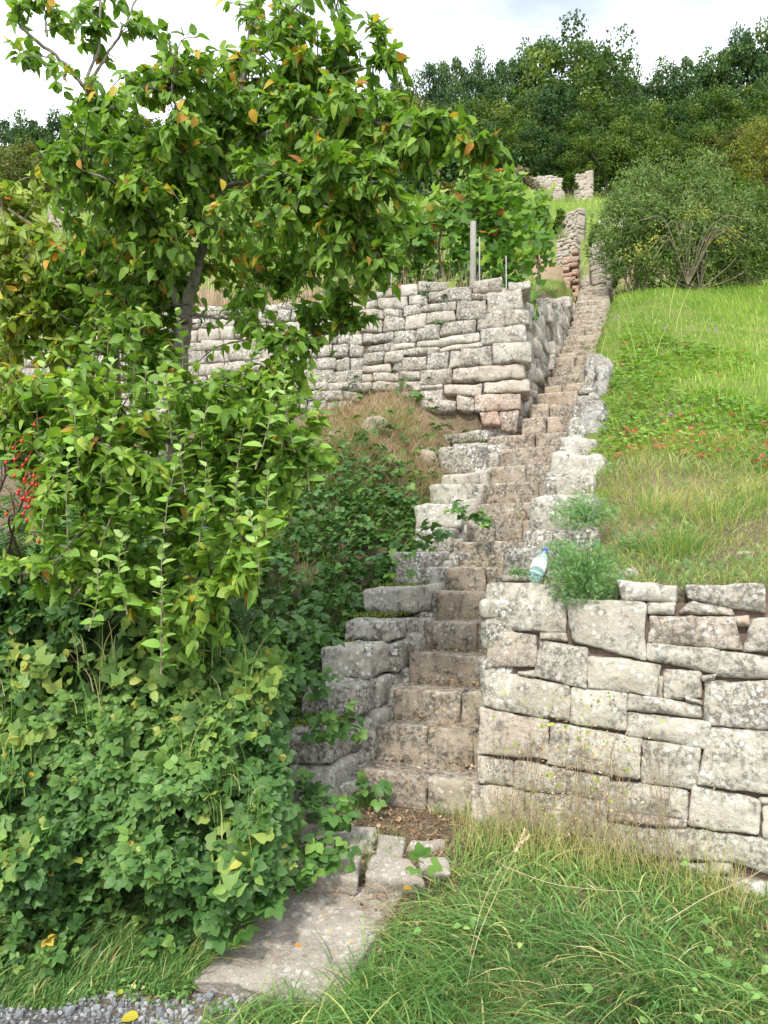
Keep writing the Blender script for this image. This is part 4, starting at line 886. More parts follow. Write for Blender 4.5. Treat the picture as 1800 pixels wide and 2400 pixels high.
# ---------------------------------------------------------------- bramble thicket (heap in front, carpet on the bank)
SLABQ = [CAM + ray(a_, c_) * ((z_ - EYE) / ray(a_, c_)[2]) for (a_, c_), z_ in zip([(640, 2084), (962, 2080), (790, 2345), (440, 2292)], (.25, .25, .135, .135))]
def off_slab(x, y, pad=0.0):
    ins = np.ones(np.shape(x), bool)
    for k in range(4):
        a_, b_ = SLABQ[k], SLABQ[(k + 1) % 4]; e = b_ - a_; cr2 = e[0] * (y - a_[1]) - e[1] * (x - a_[0]); ins &= cr2 / math.hypot(e[0], e[1]) < pad
    return ~ins
def on_ground(x, y): return np.stack([x, y, H(x, y)], -1)
def bramble():
    b = MB(); canes = MB(); n = 0
    P_, AX, NR, SZ, T0, T1 = [], [], [], [], [], []
    # heap surface: function of photo position -> depth; real 3-D leaning front
    def heap(px, py, m, spread=.1):
        z01 = np.clip((py - 1350) / 700, 0, 1); d = 3.92 - .72 * z01 + .05 * np.sin(px / 90.) + .04 * np.sin(px / 37. + py / 60.) + np.abs(rs.normal(size=m)) * spread + .16 * np.clip(vnoise(np.stack([px / 55, py / 55, px * 0 + 2], -1)), -.3, 1)
        return np.array([P(a, b_, c) for a, b_, c in zip(px, py, d)])
    def edge(py):   # right limit of the heap in the photo
        return np.interp(py, [1380, 1450, 1560, 1650, 1720, 1850, 1950, 2050, 2120, 2200, 2260], [540, 640, 665, 635, 655, 650, 680, 630, 560, 460, 340])
    m = 17000; py = 1330 + rs.rand(m) ** .85 * 860; px = rs.rand(m) * 860 - 90
    dens = vnoise(np.stack([px / 130, py / 130, px * 0], -1))
    hole = np.hypot((px - 290) / 150, (py - 1560) / 110) < 1
    ok = (px < edge(py) + rs.normal(size=m) * 18) & (py < np.interp(px, [0, 200, 430, 560, 700], [2040, 2040, 2070, 2160, 2100]) + 35 * np.sin(px / 60) + rs.normal(size=m) * 30) & ((dens > -.28) | (rs.rand(m) < .25)) & ~(hole & (rs.rand(m) < .72)) & ~((py < 1450) & (px > 200) & (rs.rand(m) < .6)); px, py = px[ok], py[ok]; m = len(px)
    pos = heap(px, py, m); gz = H(pos[:, 0], pos[:, 1]); pos[:, 2] = np.maximum(pos[:, 2], gz + .02)
    ax = unit(rdir(m) * [1, .6, .6] + np.array([0, -.35, -.25])); nr = unit(rdir(m) * .75 + np.array([-.15, -.7, .8]))
    pat = np.clip(.45 + .5 * vnoise(np.stack([px / 160 + 7, py / 160, px * 0], -1)), 0, 1)
    t0 = np.clip(pat * .55 + rs.rand(m) * .42, 0, .92); yl = rs.rand(m) < .025; t0[yl] = rs.uniform(.93, 1, yl.sum())
    sz = rs.uniform(.045, .092, m)
    h_ = m // 2
    leaves(b, pos[:h_], ax[:h_], nr[:h_], sz[:h_], T_BRAM, t0[:h_], rs.uniform(.35, .8, h_)); leaves(b, pos[h_:], ax[h_:], nr[h_:], sz[h_:] * 1.05, T_BRAM5, t0[h_:], rs.uniform(.35, .8, m - h_))
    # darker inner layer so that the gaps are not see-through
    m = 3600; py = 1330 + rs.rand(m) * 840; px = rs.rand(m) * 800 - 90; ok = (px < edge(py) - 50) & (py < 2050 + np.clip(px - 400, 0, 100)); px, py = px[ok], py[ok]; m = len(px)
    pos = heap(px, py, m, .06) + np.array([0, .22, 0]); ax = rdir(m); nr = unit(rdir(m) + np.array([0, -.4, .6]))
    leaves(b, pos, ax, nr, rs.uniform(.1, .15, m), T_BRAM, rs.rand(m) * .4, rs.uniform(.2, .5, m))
    # trailing foot of the heap running out over the verge
    m = 3200; x = rs.uniform(-1.9, -.42, m); y = 3.2 + rs.rand(m) ** .8 * .7; ok = (n2(x, y, 2.8, 19) > -.25 - (y - 3.2) * .8) & off_slab(x, y, .01) & (x < -.5 - np.clip(3.3 - y, 0, 1) * .8); x, y = x[ok], y[ok]; m = len(x); pos = on_ground(x, y); pos[:, 2] += rs.rand(m) * np.interp(y, [3.1, 3.3, 3.6], [.05, .22, .5])
    leaves(b, pos, unit(rdir(m) * [1, .8, .4] + np.array([0, -.4, 0])), unit(rdir(m) * .5 + np.array([-.1, -.5, .9])), rs.uniform(.04, .085, m), T_BRAM, np.clip(rs.rand(m) * .9 + (rs.rand(m) < .03) * .4, 0, 1), rs.uniform(.3, .85, m))
    m = 420; cxy = [(20, 1960), (60, 1880), (330, 1560), (610, 1620), (640, 1560), (560, 1990), (90, 1560), (420, 1480), (30, 1700)]; ci = rs.randint(len(cxy), size=m); px = np.array([cxy[i][0] for i in ci]) + rs.normal(size=m) * 42; py = np.array([cxy[i][1] for i in ci]) + rs.normal(size=m) * 42; px = np.minimum(px, edge(py) - 5)
    pos = heap(px, py, m, .03) - [0, .05, 0]; h_ = m // 2; ax = unit(rdir(m) * [1, .5, .8] + [0, -.3, -.3]); nr = unit(rdir(m) * .6 + [0, -.8, .6])
    leaves(b, pos[:h_], ax[:h_], nr[:h_], rs.uniform(.04, .065, h_), T_VINE, rs.uniform(.75, .94, h_), rs.uniform(.5, .9, h_)); leaves(b, pos[h_:], ax[h_:], nr[h_:], rs.uniform(.04, .06, m - h_), T_APPLE, rs.uniform(.7, .97, m - h_), rs.uniform(.4, .9, m - h_))
    for k in range(42):
        px0, py0 = random.uniform(-50, 650), random.uniform(1400, 1950); q = [(px0, py0, 0), (px0 + random.uniform(-60, 90), py0 + random.uniform(40, 130), 0), (px0 + random.uniform(-60, 160), py0 + random.uniform(120, 300), 0)]
        pts = []
        for (a_, c_, _) in q:
            a_ = min(a_, edge(c_) - 20); z01 = min(max((c_ - 1350) / 700, 0), 1); pts.append(P(a_, min(c_, 2080), 3.94 - .72 * z01 + random.uniform(-.01, .12)))
        sp = smooth_path(pts, 5); tube(canes, sp, np.linspace(.0028, .0015, len(sp)), 4)
    tag(b.build('bramble_thicket', M['bramble_leaf']), 'dense heap of bramble leaves filling the lower left', 'brambles', kind='stuff')
    tag(canes.build('bramble_canes', M['cane']), 'thin reddish bramble canes in the lower left thicket', 'brambles', kind='stuff')
    # carpet on the bank between tree and stairs, creeping over the blocks
    b = MB()
    m = 5200; u = rs.uniform(-.1, 4.2, m); w = -.42 - np.abs(rs.normal(size=m)) * 1.1; p = fr(0, 0) + S * u[:, None] + W * w[:, None]
    ok = (n2(p[:, 0], p[:, 1], 1.6, 4) > -.35) & ((u < 3.0) | (rs.rand(m) < .25)) & (p[:, 0] > -1.6); p = p[ok]; u = u[ok]; w = w[ok]; m = len(p)
    p[:, 2] = H(p[:, 0], p[:, 1]) + rs.rand(m) ** 1.5 * .30 * np.clip((-.35 - w) * 2.2, .15, 1)
    ax = unit(rdir(m) * [1, 1, .4] + S * -.4); nr = unit(rdir(m) * .5 + np.array([-.1, -.5, .9]))
    leaves(b, p, ax, nr, rs.uniform(.075, .12, m), T_BRAM, np.clip(rs.rand(m) * .8, 0, 1), rs.uniform(.3, .8, m))
    m = 5000; x = rs.uniform(-3.4, -1.0, m); y = rs.uniform(4.6, 8.3, m); ok = n2(x, y, 1.6, 4) > -.5; x, y = x[ok], y[ok]; m = len(x); p = on_ground(x, y); p[:, 2] += rs.rand(m) * .4
    leaves(b, p, unit(rdir(m) * [1, 1, .4]), unit(rdir(m) * .5 + np.array([-.1, -.5, .9])), rs.uniform(.09, .15, m), T_BRAM, np.clip(rs.rand(m) * .8, 0, 1), rs.uniform(.3, .8, m))
    # sprays leaning over specific blocks and the landing
    for (px, py, d, r_, k) in ((770, 1690, 4.3, 60, 26), (725, 1600, 4.35, 45, 20), (720, 1860, 4.2, 55, 26), (790, 1900, 4.0, 50, 22), (760, 1990, 3.65, 60, 26), (690, 2030, 3.5, 60, 30), (620, 2100, 3.3, 60, 26), (540, 2150, 3.2, 60, 22), (870, 1850, 4.35, 30, 12), (820, 1700, 4.5, 20, 7), (740, 1480, 4.6, 40, 18), (1130, 1215, 6.3, 25, 14), (1000, 1260, 5.8, 50, 30), (920, 1310, 5.6, 50, 26), (1060, 1190, 6.6, 30, 16), (990, 2030, 3.5, 20, 4)):
        q = ell(px, py, d, r_, r_ * .7, .1, k); leaves(b, q, unit(rdir(k) * [1, .6, .5] + np.array([.2, -.4, 0])), unit(rdir(k) * .4 + np.array([0, -.5, .9])), rs.uniform(.07, .11, k), T_BRAM, rs.rand(k) * .9, rs.uniform(.4, .8, k))
    tag(b.build('bramble_carpet', M['bank_leaf']), 'dark bramble carpet on the bank left of the stairs, creeping over the blocks', 'brambles', kind='stuff')
bramble()

# ---------------------------------------------------------------- grasses
def long_grass():
    b = MB(); n = 17000; u = rs.uniform(-2.15, -.13, n); w = rs.uniform(.0, 3.3, n)
    p = fr(0, 0) + S * u[:, None] + W * w[:, None]
    # keep off the slab and the landing
    wmin = np.interp(u, [-2.2, -1.7, -1.45, -1.0, -.5, -.1], [.02, .05, .33, .56, .62, .70]); ok = (w > wmin + rs.normal(size=n) * .03) & (p[:, 1] > 2.2) & off_slab(p[:, 0], p[:, 1], .0); p = p[ok]; u = u[ok]; w = w[ok]; n = len(p)
    p = on_ground(p[:, 0], p[:, 1])
    cl = n2(p[:, 0], p[:, 1], 3.2, 2); ang = n2(p[:, 0], p[:, 1], 1.9, 11) * 3.2 + 2.6 + rs.normal(size=n) * .8
    L = rs.uniform(.5, 1.5, n); lean = np.stack([np.cos(ang), np.sin(ang) * .7 - .15, np.zeros(n)], -1) * L[:, None]
    h = rs.uniform(.10, .27, n) * (1.0 + .45 * cl) * np.interp(u, [-1.2, -.15], [1.1, .55]) * np.interp(w, [0, .8, 1.6, 3], [.9, 1.1, 1.0, .9])
    t0 = np.clip(.40 + .4 * n2(p[:, 0], p[:, 1], 1.3, 6) + rs.normal(size=n) * .16, 0, .8); dry = rs.rand(n) < .11; t0[dry] = rs.uniform(.85, 1, dry.sum())
    blades(b, p, h, lean, rs.uniform(.0045, .0095, n), rs.uniform(.45, .95, n), t0, rs.uniform(.3, .95, n), seg=5)
    n = 2600; u = rs.uniform(-1.05, -.02, n); w = rs.uniform(-.25, .66, n); p = fr(0, 0) + S * u[:, None] + W * w[:, None]; x, y = p[:, 0], p[:, 1]; ok = (n2(x, y, 5.5, 13) > .22) & off_slab(x, y, .0); p = on_ground(x[ok], y[ok]); n = len(p)
    blades(b, p, rs.uniform(.05, .15, n), rdir(n) * [.6, .6, 0], .004, rs.uniform(.2, .7, n), rs.uniform(.2, 1, n), rs.uniform(.3, .9, n))
    n = 12000; u = rs.uniform(-2.15, -.13, n); w = rs.uniform(.0, 3.3, n); p = fr(0, 0) + S * u[:, None] + W * w[:, None]; wm = np.interp(u, [-2.2, -1.7, -1.45, -1.0, -.5, -.1], [.02, .05, .33, .56, .62, .70]); ok = (w > wm) & (p[:, 1] > 2.2) & off_slab(p[:, 0], p[:, 1], .0); p = on_ground(p[ok, 0], p[ok, 1]); n = len(p)
    st_ = rs.rand(n) < .35; blades(b, p, rs.uniform(.04, .13, n), rdir(n) * [1.2, 1.2, 0], rs.uniform(.003, .006, n), rs.uniform(.2, .9, n), np.where(st_, rs.uniform(.85, 1, n), rs.uniform(.1, .7, n)), rs.uniform(.2, .9, n), seg=3)
    m = 500; k = rs.randint(n, size=m); q = p[k] + [0, 0, .05] + rs.normal(size=(m, 3)) * .02; sel = n2(q[:, 0], q[:, 1], 2.3, 41) > .15; q = q[sel]; m = len(q)
    leaves(b, q + [0, 0, .05], unit(rdir(m) * [1, 1, .3]), unit(rdir(m) * .5 + [0, -.3, 1.]), rs.uniform(.02, .045, m), T_APPLE, rs.uniform(.3, .8, m), rs.uniform(.4, .9, m))
    # weathered straw at the foot of the wall
    n = 900; u = rs.uniform(-.45, -.12, n); w = rs.uniform(.6, 1.9, n); p = fr(0, 0) + S * u[:, None] + W * w[:, None]; p = on_ground(p[:, 0], p[:, 1])
    blades(b, p, rs.uniform(.12, .42, n), rdir(n) * [.5, .4, 0], .0022, rs.uniform(.1, .6, n), rs.uniform(.85, 1, n), rs.uniform(.3, .8, n))
    tag(b.build('long_grass', M['grass']), 'long arching green grass in the lower right foreground', 'grass', kind='stuff')
    b = MB()
    n = 14000; u = rs.uniform(-1.9, -.9, n); x = rs.uniform(-2.1, -.5, n); y = 3.1 + rs.rand(n) ** 1.2 * .5
    ok = (n2(x, y, 2.6, 9) > -.3) & (y > 3.12 + .06 * n2(x, y, 4, 1)) & off_slab(x, y, .02); x, y = x[ok], y[ok]; n = len(x); p = on_ground(x, y)
    ang = rs.normal(size=n) * .6 + .3 + n2(x, y, 2, 5) * 2; lean = np.stack([np.cos(ang), np.sin(ang) - .2, np.zeros(n)], -1) * rs.uniform(.2, 1.1, n)[:, None]
    t0 = np.clip(.4 + rs.normal(size=n) * .2, 0, .8); dry = rs.rand(n) < .13; t0[dry] = rs.uniform(.85, 1, dry.sum())
    blades(b, p, rs.uniform(.06, .42, n) * np.interp(y, [3.1, 3.22], [.4, 1]) * (.8 + .6 * n2(x, y, 3, 7)), lean, rs.uniform(.0035, .0075, n), rs.uniform(.2, .7, n), t0, rs.uniform(.3, .9, n), seg=5)
    m = 420; px = rs.rand(m) * 640 - 20; py = rs.uniform(1500, 2000, m); z01 = np.clip((py - 1350) / 700, 0, 1); q = np.array([P(a_, c_, 3.86 - .72 * e_) for a_, c_, e_ in zip(px, py, z01)])
    sel = vnoise(np.stack([px / 110, py / 110, px * 0 + 4], -1)) > .05; q = q[sel]; m = len(q)
    blades(b, q, rs.uniform(.15, .4, m), rdir(m) * [.6, .3, 0] + [0, -.3, 0], rs.uniform(.003, .006, m), rs.uniform(.2, .8, m), rs.uniform(.3, 1, m), rs.uniform(.4, .9, m), seg=5)
    # low weeds along the road edge
    m = 5000; x = rs.uniform(-2.0, .25, m); y = rs.uniform(2.80, 3.4, m); ok = (n2(x, y, 3, 3) > -.3); x, y = x[ok], y[ok]
    uu, ww = uw(x, y); ok = (y > 3.03 + .08 * n2(x, y, 4, 2)) | ((x > -.65) & (y > 2.8)); ok &= off_slab(x, y, .0); x, y = x[ok], y[ok]; m = len(x); p = on_ground(x, y) + [0, 0, .008] + np.array([0, 0, 1]) * (rs.rand(m) * .045)[:, None]
    leaves(b, p, unit(rdir(m) * [1, 1, .25]), unit(rdir(m) * .4 + np.array([0, -.2, 1])), rs.uniform(.014, .032, m), T_SMALL, np.clip(.4 + rs.normal(size=m) * .25, 0, 1), rs.uniform(.3, .8, m))
    tag(b.build('verge_grass', M['grass']), 'grass and low weeds between the gravel and the brambles', 'grass', kind='stuff')
long_grass()
def dry_stems():
    for k, (pts, r_, lb) in enumerate((([(1090, 2330, 2.95), (1120, 2200, 3.1), (1170, 2080, 3.25), (1230, 1950, 3.3)], .002, 'long dry grass stalk leaning right in front of the wall foot'),
        ([(1100, 2240, 3.1), (1135, 2110, 3.3), (1190, 2010, 3.5), (1240, 1960, 3.6)], .0018, 'dry nodding grass stalk with a pale seed head by the wall'),
        ([(1560, 2160, 3.1), (1660, 2100, 3.1), (1750, 2060, 3.1), (1830, 2010, 3.1)], .0022, 'pale dry stalk lying across the grass at the right edge'),
        ([(1180, 2030, 3.5), (1290, 2070, 3.45), (1400, 2085, 3.4), (1500, 2090, 3.4)], .0022, 'flattened straw stalk lying along the foot of the wall'))):
        b = MB(); sp = smooth_path(path_px(pts), 6); tube(b, sp, np.linspace(r_, r_ * .5, len(sp)), 5, a=(.9, .6, 0, 1))
        if k < 2:
            m = 40; e = sp[-1]; d_ = unit(sp[-1] - sp[-2]); pos = e - d_ * (rs.rand(m, 1) * .09); leaves(b, pos, unit(rdir(m) * .6 + d_), rdir(m), .018, T_SMALL, .9, .6)
        tag(b.build('grass_stalk', M['straw'], origin=tuple(sp[0])), lb, 'grass stalk', 'dry grass stalks')
dry_stems()

def lawn():
    # right-hand slope: short bright grass + cranesbill carpets
    b = MB(); n = 60000; u = 1.9 + rs.rand(n) ** .8 * 7.7; w = .62 + rs.rand(n) ** .8 * 7.5
    p = fr(0, 0) + S * u[:, None] + W * w[:, None]; x, y = p[:, 0], p[:, 1]
    ok = (x / y < .56) & (x / y > .2) & (w > np.interp(u, [0, 4, 5.4, 6, 9], [1.0, 1.0, .92, .62, .6])) & (rs.rand(n) < np.interp(u, [1.8, 2.8, 4.0], [.05, .35, 1])); x, y, u, w = x[ok], y[ok], u[ok], w[ok]; n = len(x); p = on_ground(x, y)
    ang = n2(x, y, .9, 3) * 2 + 2.6 + rs.normal(size=n) * .7; lean = np.stack([np.cos(ang), np.sin(ang) * .5 - .3, np.zeros(n)], -1) * rs.uniform(.1, .6, n)[:, None]
    tall = np.clip(.65 + .5 * n2(x, y, .8, 6) + .5 * n2(x, y, 2.6, 16), .25, 1.6)
    t0 = np.clip(.42 + .35 * n2(x, y, .6, 9) + .3 * n2(x, y, 2.2, 19) + rs.normal(size=n) * .15, 0, .87); dry = rs.rand(n) < .07; t0[dry] = rs.uniform(.88, 1, dry.sum())
    blades(b, p, rs.uniform(.10, .26, n) * tall, lean, rs.uniform(.006, .011, n), rs.uniform(.1, .6, n), t0, rs.uniform(.4, .95, n), seg=3)
    n = 60; x = rs.normal(size=n) * .9 + 3.0; y = rs.uniform(8.5, 11, n); p = on_ground(x, y); p = p[(x / y > .27)]; n = len(p)
    blades(b, p, rs.uniform(.35, .8, n), rdir(n) * [.4, .3, 0], .007, rs.uniform(0, .2, n), rs.uniform(.8, 1, n), rs.uniform(.5, .9, n), seg=4)
    tag(b.build('slope_grass', M['lawn']), 'bright green grass covering the slope right of the stairs', 'grass', kind='stuff')
    b = MB(); n = 24000; u = 1.5 + rs.rand(n) * 5.6; w = .95 + rs.rand(n) ** .9 * 5; p = fr(0, 0) + S * u[:, None] + W * w[:, None]; x, y = p[:, 0], p[:, 1]
    f = 1.2 * n2(x, y, .8, 14) + .6 * n2(x, y, 2.4, 4) + rs.normal(size=n) * .12 + np.interp(u, [1.5, 2.2, 2.8, 4.0, 5.5, 7.5], [-1.1, .0, .3, .1, -.15, -.8]) + np.interp(w, [1, 1.4], [.2, 0])
    ok = (f > 0) & (x / y < .56); x, y, u, w = x[ok], y[ok], u[ok], w[ok]; n = len(x); p = on_ground(x, y); p[:, 2] += .03 + rs.rand(n) * .10 * np.clip(f[ok] * 2, .3, 1)
    t0 = np.clip(.35 + .3 * n2(x, y, 1.2, 3) + rs.rand(n) * .3, 0, .88); rd = rs.rand(n) < .02 + .55 * np.clip(n2(x, y, 2.2, 21) - .52, 0, 1) + .3 * (np.hypot((u - 2.5) / .4, (w - 1.7) / .75) < 1); t0[rd] = rs.uniform(.955, 1, rd.sum())
    leaves(b, p, unit(rdir(n) * [1, 1, .2] + np.array([0, -.3, 0])), unit(rdir(n) * .35 + np.array([0, -.45, .9])), rs.uniform(.018, .034, n), T_PALM, t0, rs.uniform(.4, .9, n))
    tag(b.build('cranesbill_carpet', M['cranesbill']), 'low leafy cranesbill carpet with red patches on the right slope', 'ground cover', kind='stuff')
    # tiny violet flowers
    for k, (px, py, lb) in enumerate(((1445, 742, 'small violet flower in the upper grass near the steps'), (1560, 768, 'small violet flower in the middle of the bright grass'), (1678, 770, 'small violet flower in the grass to the right'), (1572, 972, 'small violet flower above the darker leaf carpet'))):
        d = ray(px, py)
        ts = np.linspace(4, 14, 400); q = CAM + d * ts[:, None]; hh = H(q[:, 0], q[:, 1]) + .12; i = np.argmax(q[:, 2] < hh); pt = q[i]
        b = MB(); m = 6; an = np.arange(m) * math.tau / m; leaves(b, np.repeat(pt[None], m, 0), np.stack([np.cos(an), np.zeros(m), np.sin(an)], -1), np.tile([0, -1., .3], (m, 1)), .022, T_SMALL, .5, .5)
        st = MB(); tube(st, [pt, pt + [0, .01, -.14]], .0015, 4, a=(.5, .5, 0, 1))
        o = b.build('wild_flower', M['petal'], origin=tuple(pt)); tag(o, lb, 'flower', 'violet flowers in the slope grass'); s2 = st.build('stem', M['lawn'], origin=(0, 0, 0)); s2.parent = o; s2.location = tuple(-pt)
lawn()

def tuft(px, py, d, n, h, spread, mat, lb, t=(.2, .8), width=.005, name='grass_tuft', cat='grass tuft', leanx=0., group='grass tufts on the slope'):
    p = P(px, py, d); x = p[0] + rs.normal(size=n) * spread; y = p[1] + rs.normal(size=n) * spread; q = on_ground(x, y); q[:, 2] -= .01
    b = MB(); out = np.stack([x - p[0], y - p[1], np.zeros(n)], -1) / max(spread, .01) * .28 + rdir(n) * [.3, .3, 0] + np.array([leanx, -.25, 0])
    blades(b, q, rs.uniform(.5, 1, n) * h, out, width * rs.uniform(.7, 1.2, n), rs.uniform(.2, .75, n), rs.uniform(t[0], t[1], n), rs.uniform(.3, .9, n), seg=5)
    tag(b.build(name, M[mat], origin=(p[0], p[1], float(H(p[0], p[1])))), lb, cat, group)
tuft(1590, 1300, 4.75, 330, .34, .09, 'grass', 'arching green and yellow grass tuft hanging over the middle of the lower wall', (.3, .95))
tuft(1690, 1230, 5.1, 300, .30, .12, 'grass', 'olive grass tuft right of the middle tuft, near the right edge', (.55, .95))
tuft(1540, 1170, 5.4, 260, .28, .10, 'grass', 'loose yellowish grass tuft below the cranesbill carpet', (.6, .97))
tuft(1780, 1180, 5.3, 260, .30, .12, 'grass', 'straw coloured grass tuft at the right edge above the wall', (.7, 1))
tuft(1385, 1125, 5.95, 220, .22, .06, 'lawn', 'bright yellow-green grass tuft on the second side wall block', (.5, .97))
tuft(1300, 1330, 4.9, 120, .16, .06, 'lawn', 'thin yellow grass tuft beside the bottle', (.4, .97))
tuft(850, 1850, 4.45, 130, .26, .03, 'grass', 'dark green grass tuft in the corner by the first step', (0, .5), group='grass tufts on the stairs')
tuft(950, 1640, 4.85, 90, .16, .03, 'grass', 'grass tuft growing at the left end of the third step', (.1, .6), group='grass tufts on the stairs')
tuft(700, 2400, 2.78, 380, .30, .07, 'grass', 'big green grass tuft at the near edge of the slab', (.1, .8), .006, leanx=.2, group='grass tufts in the foreground')
tuft(900, 2330, 2.95, 380, .32, .10, 'grass', 'green grass tuft right of the slab edge', (.1, .8), .006, group='grass tufts in the foreground')

def herb(px, py, d, rx, ry, n, lb, hang=0.0, yl=True):
    base = P(px, py + ry * .4, d); b = MB(); s = d / F
    st = MB(); m = n
    q = ell(px, py, d, rx, ry, rx * s * (.5 if hang else .8), m); g = H(q[:, 0], q[:, 1]); 
    if not hang: q[:, 2] = np.maximum(q[:, 2], g + .02)
    out = unit(q - base + [0, 0, .02]); ax = unit(out + rdir(m) * .9); leaves(b, q, ax, unit(rdir(m) + np.array([0, -.4, .7])), rs.uniform(.02, .036, m), T_FERN, rs.rand(m), rs.uniform(.35, .9, m))
    root = empty('feathery_plant', tuple(base), lb, 'plant', 'feathery green plants beside the stairs')
    for k in range(26):
        e = q[rs.randint(m)]; tube(st, smooth_path([base, (base + e) / 2 + [0, 0, .02], e], 3), .0018, 4, a=(.3, .5, 0, 1))
    b.build('foliage', M['herb'], root); st.build('stem', M['herb'], root)
herb(1372, 1352, 4.15, 88, 86, 2700, 'feathery blue-green plant hanging over the wall edge right of the bottle', hang=1)
herb(1310, 1300, 4.7, 45, 34, 500, 'low feathery plant directly behind the bottle')
herb(1372, 1205, 5.2, 85, 48, 1700, 'rounded feathery green plant higher up beside the third block')
herb(1490, 1275, 4.9, 60, 34, 300, 'small feathery plant on the dry bank above the wall')
herb(1215, 1345, 4.5, 26, 12, 90, 'thin feathery plant left of the bottle', hang=1)
def low_herbs():
    b = MB(); n = 6500; u = rs.uniform(.2, 2.8, n); w = rs.uniform(1.05, 3.6, n); p = fr(0, 0) + S * u[:, None] + W * w[:, None]; x, y = p[:, 0], p[:, 1]
    ok = n2(x, y, 2.4, 31) + .3 * n2(x, y, 6, 3) > -.02; x, y = x[ok], y[ok]; n = len(x); p = on_ground(x, y); p[:, 2] += rs.rand(n) * .06
    leaves(b, p, unit(rdir(n) + np.array([0, -.1, .7])), rdir(n), rs.uniform(.03, .055, n), T_FERN, rs.rand(n), rs.uniform(.35, .9, n))
    tag(b.build('creeping_herbs', M['herb']), 'creeping feathery herbs on the bank above the lower wall', 'ground cover', kind='stuff')
    b = MB(); n = 17000; u = rs.uniform(.22, 3.0, n); w = rs.uniform(.9, 3.8, n); p = fr(0, 0) + S * u[:, None] + W * w[:, None]; x, y = p[:, 0], p[:, 1]; p = on_ground(x, y)
    lean = rdir(n) * [.8, .8, 0]; blades(b, p, rs.uniform(.04, .2, n) * (.8 + .6 * n2(x, y, 2.6, 6)), lean + np.array([0, -.4, 0]), .0042, rs.uniform(.3, .8, n), rs.uniform(.5, 1, n) ** .6, rs.uniform(.3, .9, n))
    tag(b.build('bank_grass', M['grass']), 'thin yellowed grass on the dry bank above the lower wall', 'grass', kind='stuff')
    # left bank: grass and dry weeds below the upper wall
    b = MB(); n = 10000; x = rs.uniform(-1.3, 1.15, n); y = rs.uniform(5.0, 8.3, n); u, w = uw(x, y); ok = (w < -.5) & (u < 4.0) & (n2(x, y, 1.5, 12) + np.interp(u, [0, 2, 3, 4], [-.5, -.1, .5, .2]) > -.1); x, y = x[ok], y[ok]; n = len(x); p = on_ground(x, y)
    ang = n2(x, y, 1.2, 3) * 2 - .6 + rs.normal(size=n) * .6; lean = np.stack([np.cos(ang), np.sin(ang) * .6 - .3, np.zeros(n)], -1) * rs.uniform(.3, 1, n)[:, None]
    t0 = np.clip(.35 + rs.normal(size=n) * .2, 0, .8); dry = rs.rand(n) < .22; t0[dry] = rs.uniform(.85, 1, dry.sum())
    blades(b, p, rs.uniform(.1, .34, n), lean, rs.uniform(.004, .006, n), rs.uniform(.2, .7, n), t0, rs.uniform(.3, .9, n), seg=4)
    tag(b.build('bank_grass', M['grass']), 'green and straw grass on the bank left of the stairs below the terrace wall', 'grass', kind='stuff')
    b = MB(); n = 14000; x = rs.uniform(-2.2, 1.2, n); y = wall_y(x) - rs.rand(n) ** 1.3 * 1.3; u, w = uw(x, y); ok = (w < -.12) & (n2(x, y, 1.9, 2) > -.4); x, y = x[ok], y[ok]; n = len(x); p = on_ground(x, y)
    blades(b, p, rs.uniform(.06, .34, n) * (.7 + .5 * n2(x, y, 2.5, 5)), rdir(n) * [.6, .6, 0] + np.array([0, -.2, 0]), .004, rs.uniform(0, .5, n), rs.rand(n), rs.uniform(.3, .9, n), seg=3)
    n = 5000; x = rs.uniform(-.6, 1.34, n); y = rs.uniform(7.3, 8.42, n); u, w = uw(x, y); ok = (w < -.1) & (y < wall_y(x) - .02); p = on_ground(x[ok], y[ok]); n = len(p)
    blades(b, p, rs.uniform(.08, .30, n), rdir(n) * [.8, .8, 0] + np.array([0, -.3, 0]), .0045, rs.uniform(.1, .6, n), rs.uniform(.25, 1, n), rs.uniform(.4, .95, n), seg=3)
    # tall dry stems on the terrace above the wall
    n = 1500; x = rs.uniform(-3.4, 1.2, n); y = wall_y(x) + rs.uniform(.2, .9, n); ok = n2(x, y, 1.5, 17) > -.25; x, y = x[ok], y[ok]; n = len(x); p = on_ground(x, y)
    blades(b, p, rs.uniform(.12, .62, n), rdir(n) * [.22, .22, 0], .0045, rs.uniform(0, .25, n), rs.rand(n), rs.uniform(.4, .9, n), seg=3)
    tag(b.build('dry_weeds', M['straw']), 'dry straw coloured weeds above and below the terrace wall', 'dry weeds', kind='stuff')
    # dead weeds in front of the lower wall
    b = MB(); n = 1500; px = rs.normal(size=n) * 105 + 1340; py = rs.normal(size=n) * 110 + 1850; px += (py - 1850) * -.1
    ok = (py > 1560) & (py < 2050) & (px > 1090); px, py = px[ok], py[ok]; q = np.array([Pplane(a_, c_, plane_n, plane_c) for a_, c_ in zip(px, py)]) - S * (.03 + rs.rand(len(px)) * .16)[:, None]
    m = len(q); leaves(b, q, rdir(m), rdir(m), rs.uniform(.012, .022, m), T_SMALL, rs.rand(m), rs.uniform(.3, .9, m))
    for k in range(130):
        a_ = fr(-.2 + random.uniform(-.15, .05), random.uniform(.75, 1.65), .3); e = a_ + [random.uniform(-.15, .15), random.uniform(-.05, .05), random.uniform(.15, .62)]
        tube(b, smooth_path([a_, (a_ + e) / 2 + rs.normal(size=3) * .03, e], 3), .0011, 4, a=(.3 + .6 * random.random(), .5, 0, 1))
    tag(b.build('dead_weeds', M['straw']), 'tangled brown dead weeds standing in front of the lower wall', 'dry weeds', kind='stuff')
